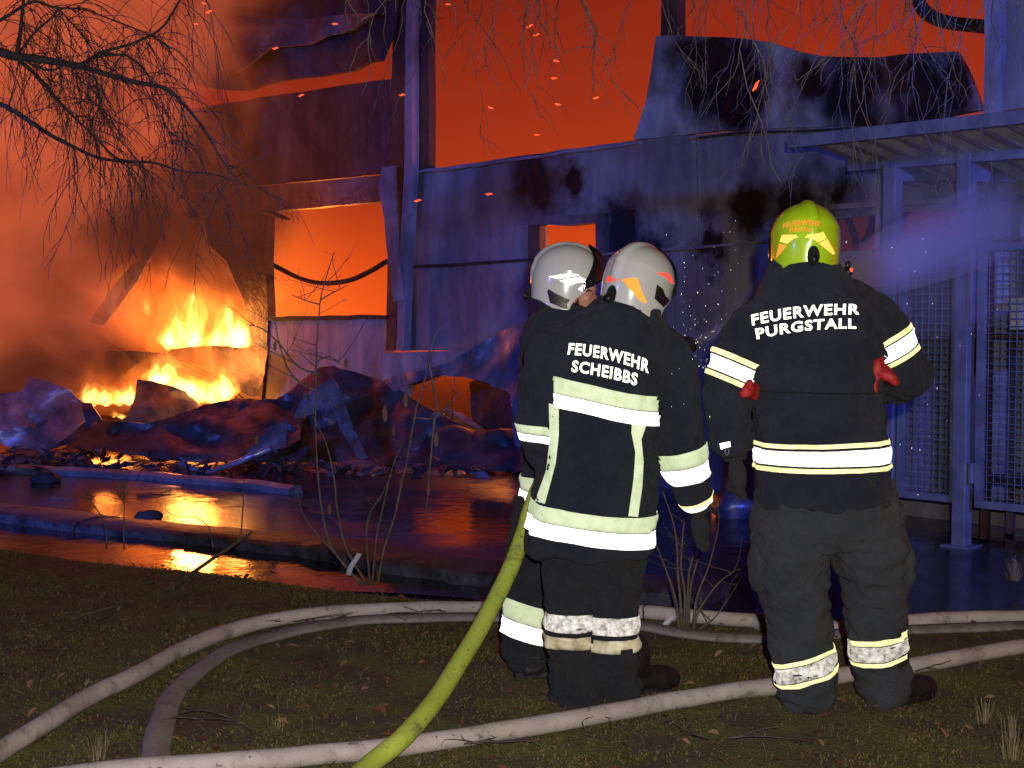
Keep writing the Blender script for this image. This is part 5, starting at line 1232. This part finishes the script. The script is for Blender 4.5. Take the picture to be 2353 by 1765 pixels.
def blades(n, hmin, hmax, w, name, mat, label, dens=None, lean=.6, D0=4.0, D1=9.4):
    out_v = []; out_f = []
    cnt = 0
    while cnt < n:
        D = math.sqrt(rg.uniform(D0 * D0, D1 * D1)); x = rg.uniform(-.40, .40) * D
        if not in_turf(x, D): continue
        if dens and rg.uniform() > dens(x, D): continue
        z = gz(x, D) - .004; h = rg.uniform(hmin, hmax); a = rg.uniform(0, 6.283); b = rg.uniform(0, 6.283); ln = rg.uniform(.1, lean) * h * 1.3
        dx, dy = math.cos(a) * w, math.sin(a) * w; lx, ly = math.cos(b) * ln, math.sin(b) * ln
        k = len(out_v)
        out_v += [(x - dx, D - dy, z), (x + dx, D + dy, z), (x + dx * .8 + lx * .35, D + dy * .8 + ly * .35, z + h * max(.18, .62 - .15 * ln / h)), (x - dx * .8 + lx * .35, D - dy * .8 + ly * .35, z + h * max(.18, .62 - .15 * ln / h)), (x + lx, D + ly, z + h * max(.12, 1 - .42 * ln / h))]
        out_f += [(k, k + 1, k + 2, k + 3), (k + 3, k + 2, k + 4)]; cnt += 1
    o = mk(name, out_v, out_f, mat, smooth=False); return tag(o, label, 'grass', kind='stuff')
def patch(x, y): return .12 + .88 * max(0, min(1, .5 + 2.2 * noise.noise((x * 1.6, y * 1.6, 5))))
blades(85000, .007, .022, .0024, 'grass', M_GRASS, 'short mossy winter turf under the firefighters and hoses', patch, 1.3)
blades(5200, .025, .075, .0012, 'dry_grass', M_DRYMAT, 'dry straw coloured grass stalks in the turf', lambda x, y: .15 + max(0, noise.noise((x * 1.7, y * 1.7, 9)) * 2), 2.2)
def tuft(px, py, n, h, label):
    c = Gd(px, py, 0); V = []; F = []
    for i in range(int(n * 1.6)):
        a = rg.uniform(0, 6.283); l_ = rg.uniform(.3, 1) * h; ln = rg.uniform(.1, .9) * l_; r0 = rg.uniform(0, .05)
        b = Vector((c.x + math.cos(a) * r0, c.y + math.sin(a) * r0, gz(c.x, c.y)))
        d = Vector((math.cos(a), math.sin(a), 0)); s_ = Vector((-d.y, d.x, 0)) * .0011; k = len(V)
        m_ = b + d * ln * .35 + UP * l_ * .6; e_ = b + d * ln + UP * l_ * (.9 - .5 * ln / l_)
        V += [b - s_, b + s_, m_ + s_, m_ - s_, e_]; F += [(k, k + 1, k + 2, k + 3), (k + 3, k + 2, k + 4)]
    return tag(mk('grass_tuft', V, F, M_DRY, smooth=False), label, 'grass tuft', 'dry grass tufts')
tuft(225, 1750, 45, .13, 'dry grass tuft at the lower left near the grey hose end')
tuft(2330, 1335, 60, .22, 'dry grass tuft at the right edge beside the water')
tuft(2325, 1740, 70, .22, 'dry grass tuft at the lower right corner')
tuft(2262, 1655, 40, .14, 'small dry grass tuft below the hose at lower right')
tuft(640, 1680, 22, .07, 'low dry tuft between the grey hose and the bottom hose')
# dead leaves and clods
V, F = [], []
for i in range(900):
    while True:
        D = math.sqrt(rg.uniform(16, 75)); x = rg.uniform(-.4, .4) * D
        if in_turf(x, D): break
    c = Vector((x, D, gz(x, D) + rg.uniform(.006, .02))); a = rg.uniform(0, 6.283); s_ = rg.uniform(.005, .019); tl = rg.uniform(-.6, .6); t2 = rg.uniform(-.5, .5)
    u_ = Vector((math.cos(a), math.sin(a), tl)); w_ = Vector((-math.sin(a), math.cos(a), t2)); k = len(V); up = Vector((0, 0, s_ * .35))
    V += [c - u_ * s_ * 1.4, c - u_ * s_ * .4 + w_ * s_ * .7 + up, c + u_ * s_ * .6 + w_ * s_ * .6 + up, c + u_ * s_ * 1.5, c + u_ * s_ * .6 - w_ * s_ * .6 + up, c - u_ * s_ * .4 - w_ * s_ * .7 + up]
    F += [(k, k + 1, k + 2, k + 3), (k, k + 3, k + 4, k + 5)]
tag(mk('dead_leaves', V, F, M_LEAF, smooth=False), 'scattered brown dead leaves lying in the turf', 'leaves', kind='stuff')

# ------------------------------------------------------------------ trees, shrubs, twigs
M_BARK = simple('bark', (.030, .024, .022), (.08, .066, .06), 12, .85, bump=.5, bscale=60)
M_TWIG = simple('twig_bark', (.05, .036, .032), (.13, .10, .09), 20, .7)
M_STEM = simple('shrub_bark', (.07, .055, .035), (.16, .13, .09), 20, .7)
rt = random.Random(21)
def droop(acc, p, d, L, r, depth=0, grav=.5, n=9, kink=.25, side=.35):
    pts = [p.copy()]; d = d.normalized(); st = L / n
    for i in range(n):
        d = (d + Vector((rt.gauss(0, kink), rt.gauss(0, kink), rt.gauss(0, kink * .6))) * .5 - UP * grav * .28).normalized()
        pts.append(pts[-1] + d * st)
        if depth < 2 and i > 0 and rt.random() < side:
            sd = (d + Vector((rt.gauss(0, .7), rt.gauss(0, .7), rt.gauss(-.1, .5)))).normalized()
            droop(acc, pts[-1].copy(), sd, L * rt.uniform(.2, .45) * (1 - .5 * i / n), r * .62, depth + 1, grav, max(3, n // 2), kink, side * .6)
    add(acc, tube(pts, lerp_list([r, r * .8, r * .45], len(pts)), 4 if r < .004 else 6, caps=False))
# left birch
tl_ = thing('birch_tree', 'bare birch whose drooping branches hang into the picture at upper left', 'tree', 'bare birches')
DB = 8.4
tp = [Vector((-6.0, 8.6, ZA)), Vector((-5.9, 8.6, 2)), Vector((-5.75, 8.5, 4)), Vector((-5.6, 8.4, 7))]
vv, ff = tube(smooth_path(tp, 6), lerp_list([.17, .13, .10, .05], 19), 14); mk('trunk', vv, ff, M_BARK, tl_)
limbs = [([(-1000, 260, 0), (-400, 150, 0), (-60, 118, 0), (35, 128, 0), (120, 140, 0), (200, 158, .1), (300, 183, .1), (380, 200, .15), (420, 235, .2), (470, 300, .2), (520, 380, .2), (548, 425, .2)], .036, .003),
         ([(35, 128, 0), (45, 70, .05), (52, 20, .05), (60, -60, .1)], .016, .009),
         ([(170, 152, 0), (190, 145, 0), (230, 122, -.1), (290, 105, -.1), (350, 72, -.2), (385, 40, -.2), (420, -5, -.3), (440, -60, -.3)], .012, .006),
         ([(-1000, 330, 0), (-300, 190, .2), (-60, 218, .2), (0, 243, .2), (100, 300, .2), (180, 345, .2), (260, 370, .3), (350, 376, .3), (420, 394, .3), (500, 399, .4), (545, 412, .4)], .022, .003),
         ([(35, 130, 0), (75, 165, -.05), (130, 230, -.1), (170, 275, -.1), (220, 320, -.1), (270, 362, -.1), (330, 372, -.1)], .014, .004),
         ([(-60, 75, .2), (30, 32, .2), (80, 6, .2), (130, 22, .2), (200, 22, .3), (270, 50, .3), (340, 78, .3), (400, 110, .3)], .012, .003),
         ([(35, 128, 0), (80, 75, .1), (120, 40, .1), (135, 25, .1), (170, 60, .1), (210, 110, .1), (222, 130, .1)], .009, .004),
         ([(60, 140, 0), (110, 160, .1), (160, 150, .1), (190, 190, .2), (225, 205, .2), (228, 240, .2), (210, 280, .2), (225, 320, .2)], .007, .003),
         ([(215, 130, 0), (240, 128, 0), (300, 135, .0), (340, 170, .0), (352, 230, .0), (380, 290, .0), (400, 330, .0)], .006, .003)]
lp = []
for P, r0, r1 in limbs:
    pts = smooth_path([W(x, y, DB + d) for x, y, d in P], 6); pts = [p + Vector((noise.noise(p * 4), 0, noise.noise(p * 4 + Vector((9, 9, 9))))) * .02 for p in pts]
    vv, ff = tube(pts, lerp_list([r0, (r0 + r1) / 2.4, r1], len(pts)), 8); mk('limb', vv, ff, M_BARK, tl_)
    lp += [p for p in pts if p.x / p.y > -.42]
acc = ([], [])
for i in range(380):
    p = rt.choice(lp); L = rt.uniform(.15, .85)
    droop(acc, p, Vector((rt.gauss(.3, .6), rt.gauss(0, .5), rt.gauss(-.1, .5))), L, rt.uniform(.0020, .0036), 0, .75, 10, .32, .40)
stuff(mk('twigs', acc[0], acc[1], M_TWIG, tl_))
# overhead birch: limb above the frame, twigs hanging down
to_ = thing('birch_tree', 'bare birch overhead whose pale thin twigs hang from the top edge at centre and right', 'tree', 'bare birches')
tp = [Vector((4.3, 3.6, -.02)), Vector((4.2, 3.6, 2)), Vector((3.9, 3.8, 4.2)), Vector((3.6, 4, 6.5))]
vv, ff = tube(smooth_path(tp, 6), lerp_list([.16, .12, .09, .05], 19), 14); mk('trunk', vv, ff, M_BARK, to_)
for P, r0 in (([(4.1, 3.7, 3.0), (3.0, 4.6, 3.5), (1.8, 5.2, 3.55), (.4, 5.4, 3.5), (-.9, 5.6, 3.3)], .035), ([(4.0, 3.7, 3.4), (3.1, 5.2, 3.9), (2.0, 6.3, 3.9), (.8, 7.0, 3.8)], .03), ([(4.2, 3.6, 2.6), (3.3, 4.6, 3.1), (2.4, 5.0, 3.25), (1.6, 5.0, 3.2)], .025)):
    vv, ff = tube(smooth_path(P, 6), lerp_list([r0, r0 * .6, .006], 6 * (len(P) - 1) + 1), 8); mk('limb', vv, ff, M_BARK, to_)
acc = ([], [])
spec = []
for i in range(26): spec.append((rt.uniform(860, 1560), rt.uniform(.2, .75)))
for i in range(26): spec.append((rt.uniform(1560, 2353), rt.uniform(.25, .75)))
for i in range(18): spec.append((rt.gauss(1980, 150), rt.uniform(.5, .95)))
for i in range(6): spec.append((rt.gauss(860, 45), rt.uniform(.16, .3)))
for px, L in spec:
    D = rt.uniform(4.4, 6.6); p = W(px, -90, D)
    droop(acc, p, Vector((rt.gauss(0, .35), rt.gauss(0, .3), -1)), L * D / 5.2, rt.uniform(.0018, .0028), 0, .7, 12, .52, .42)
stuff(mk('twigs', acc[0], acc[1], M_TWIG, to_))
# shrubs
def shrub(label, stems, D, r, tw, mat=M_STEM, group='bare shrubs', leaves=()):
    root = thing('bare_shrub', label, 'shrub', group); allp = []
    for P in stems:
        b = P[0]; pts = smooth_path([W(x, y, D + (d[0] if d else 0)) for x, y, *d in P], 5)
        pts = [p + Vector((noise.noise(p * 6), noise.noise(p * 6 + Vector((5, 1, 1))), 0)) * .008 for p in pts]
        rr = r * (1 if len(P) > 3 else .7)
        vv, ff = tube(pts, lerp_list([rr, rr * .7, rr * .35], len(pts)), 6); mk('stem', vv, ff, mat, root); allp += pts[len(pts) // 3:]
    acc = ([], [])
    for i in range(tw):
        p = rt.choice(allp); droop(acc, p, Vector((rt.gauss(0, .7), rt.gauss(0, .5), rt.uniform(.1, .9))), rt.uniform(.08, .32), rt.uniform(.0016, .0028), 1, -.12, 6, .22, .3)
    if tw: stuff(mk('twigs', acc[0], acc[1], M_TWIG, root))
    for (x, y, s_) in leaves:
        c = W(x, y, D - .01); V = [c + Vector((0, 0, s_)), c + Vector((s_ * .32, -.004, .2 * s_)), c + Vector((s_ * .2, .004, -.6 * s_)), c + Vector((0, 0, -s_)), c + Vector((-s_ * .3, .004, -.5 * s_)), c + Vector((-s_ * .34, -.004, .3 * s_))]
        mk('leaf', V, [(0, 1, 2, 3), (0, 3, 4, 5)], M_LEAF, root, False)
    return root
shrub('tall bare shrub with a few dead leaves in front of the wreckage', [
    [(840, 1345), (790, 1300), (752, 1230), (735, 1130), (724, 950), (728, 820), (735, 700), (752, 630), (770, 578)],
    [(868, 1345), (880, 1270), (905, 1190), (930, 1080), (952, 960), (975, 880), (990, 800), (1005, 755), (1020, 728)],
    [(845, 1345), (800, 1270), (775, 1180), (768, 1100), (750, 1020), (720, 960), (700, 900)],
    [(855, 1345), (862, 1250), (880, 1160), (905, 1060), (925, 1020)],
    [(850, 1345), (840, 1240), (850, 1180), (880, 1130), (900, 1090)],
    [(735, 860), (700, 850), (672, 830), (640, 790), (600, 755), (566, 746)],
    [(728, 900), (690, 880), (660, 845), (640, 790), (630, 740)],
    [(735, 700), (700, 690), (670, 678)], [(735, 690), (770, 670), (800, 655)], [(728, 830), (760, 820), (790, 840)],
    [(985, 830), (1000, 900), (1010, 950), (1040, 960)], [(952, 960), (1000, 960), (1040, 920), (1060, 900)], [(1000, 960), (990, 1050), (985, 1120), (975, 1200)],
    [(830, 1345), (760, 1260), (700, 1190), (680, 1120)]], 7.9, .0075, 50,
    leaves=[(885, 950, .05), (905, 990, .03), (932, 920, .045), (1003, 1010, .045), (590, 1012, .03), (758, 1170, .035), (795, 835, .035), (632, 795, .03), (922, 1110, .03), (700, 955, .025), (985, 1125, .035), (870, 1320, .03)])
shrub('thin brown shrub stems between the middle and right firefighters', [
    [(1560, 1452), (1552, 1380), (1535, 1320), (1512, 1260), (1498, 1230)], [(1566, 1452), (1560, 1340), (1556, 1250), (1545, 1190), (1520, 1120)], [(1575, 1450), (1580, 1350), (1590, 1290), (1600, 1250)],
    [(1580, 1450), (1584, 1360), (1600, 1300), (1612, 1258)], [(1570, 1450), (1572, 1360), (1566, 1290), (1572, 1210), (1578, 1180)], [(1590, 1450), (1600, 1370), (1625, 1310), (1650, 1220)],
    [(1590, 1450), (1605, 1400), (1650, 1340), (1690, 1310)], [(1600, 1450), (1640, 1420), (1670, 1380)], [(1555, 1452), (1520, 1440), (1480, 1425)]], 6.74, .0075, 26)
shrub('small bare sapling at the left in front of the reflected fire', [[(286, 1262), (285, 1200), (286, 1140), (270, 1110), (262, 1095)], [(286, 1142), (300, 1120), (314, 1104)], [(286, 1140), (286, 1110), (287, 1085)], [(245, 1262), (238, 1200), (205, 1150), (190, 1132)], [(540, 1255), (556, 1220), (560, 1150), (562, 1100)], [(490, 1260), (482, 1215), (450, 1190), (400, 1186)]], 8.75, .006, 14)
sg = random.Random(5)
# white plant tags
for lab, P, D in (('white plastic strip tag tied in the tall bare shrub', [(800, 1322), (806, 1304), (818, 1285), (826, 1272)], 7.85), ('white plastic strip tag at the foot of the thin brown shrub', [(1512, 1468), (1520, 1450), (1532, 1432), (1550, 1416)], 6.70)):
    pts = smooth_path([W(x, y, D) for x, y in P], 5); V = []; F = []
    for p in pts: V += [p - Vector((.014, 0, -.004)), p + Vector((.014, 0, -.004))]
    F = [(2 * i, 2 * i + 1, 2 * i + 3, 2 * i + 2) for i in range(len(pts) - 1)]
    V, F = thicken([Vector(v) for v in V], F, Vector((0, .002, 0))); tag(recalc(mk('plant_tag', V, F, M_WHITE)), lab, 'tag', 'white plant tags')
# long broken branch and small twigs on the turf
pts = smooth_path([Gd(165, 1422, .01), Gd(260, 1394, .015), W(335, 1375, 7.52), W(400, 1345, 7.8), W(480, 1290, 8.2), W(540, 1250, 8.4), W(580, 1222, 8.5)], 6)
vv, ff = tube(pts, lerp_list([.005, .011, .013, .011, .008], len(pts)), 8); tag(mk('fallen_branch', vv, ff, M_STEM), 'long bare broken branch lying across the left turf toward the kerb', 'branch')
for i, (px, py) in enumerate(((1080, 1712), (1370, 1648), (990, 1408), (860, 1420), (690, 1432), (2080, 1545), (460, 1660), (1660, 1700))):
    acc = ([], []); c = Gd(px, py, .03); c.z = max(gz(c.x, c.y), 0) + .035
    for k in range(3): droop(acc, c + Vector((rt.gauss(0, .05), 0, 0)), Vector((rt.choice([-1, 1]), rt.gauss(0, .4), .25)), rt.uniform(.10, .28), .0028, 0, .12, 7, .35, .5)
    where = ['on the bottom hose right of the lime hose', 'on the bottom hose near the boots of the middle firefighter', 'on the grey hose left of the lime hose', 'on the pale hose left of the lime hose', 'lying where the pale and grey hoses part', 'on the hose right of the right boot', 'on the turf right of the grey hose bend', 'on the turf below the bottom hose'][i]
    tag(mk('fallen_twig', acc[0], acc[1], M_TWIG), 'small dark broken twig ' + where, 'twig', 'fallen twigs')

# ------------------------------------------------------------------ flying embers
M_SPARK = emis('spark', (1, .10, .025), 1.6)
SP = [(470, 8, 'topmost orange ember against the smoke left of the torn panel'), (480, 27, 'orange ember just under the topmost one left of the torn panel'), (450, 55, 'orange ember lowest of three left of the torn panel'),
      (633, 111, 'orange ember in front of the curled strip of the torn panel'), (770, 55, 'orange ember at the right end of the curled strip'), (692, 219, 'orange ember in front of the dark panel above the big window'),
      (924, 218, 'orange ember in front of the rusty steel column'), (1128, 248, 'orange ember low in the tall opening right of the column'), (1234, 310, 'lowest orange ember inside the tall opening'), (1370, 225, 'rightmost orange ember inside the tall opening'),
      (1217, 60, 'upper ember of a close pair high in the tall opening'), (1233, 80, 'lower ember of a close pair high in the tall opening'), (1278, 140, 'orange ember below the close pair in the tall opening'), (1273, 180, 'orange ember under the lone one at mid height of the tall opening'),
      (1737, 197, 'large slanting orange ember in front of the scorched upper panel'), (960, 461, 'orange ember in front of the bluish panel beside the column'), (1124, 446, 'orange ember in front of the bluish panel left of the small window'), (1030, 10, 'orange ember at the top edge of the tall opening'), (1283, 240, 'small faint ember between two brighter ones in the tall opening')]
proto = None
rs = random.Random(2)
for s_ in SP:
    D = 9.0 + rs.uniform(-1, 1.5); big = s_[0] == 1737
    if proto is None:
        V, F = ellipsoid((0, 0, 0), (.022, .007, .006), 8, 6); V = [p + Vector((0, 0, .004 * noise.noise(p * 60))) for p in V]
        proto = mk('ember', V, F, M_SPARK); o = proto
    else: o = proto.copy(); COL.objects.link(o)
    o.location = W(s_[0], s_[1], D)
    o.rotation_euler = (0, -1.05 if big else rs.uniform(-.45, .35), 0)
    if big: o.scale = (1.8, 1.8, 1.5)
    tag(o, s_[2], 'ember', 'flying embers')
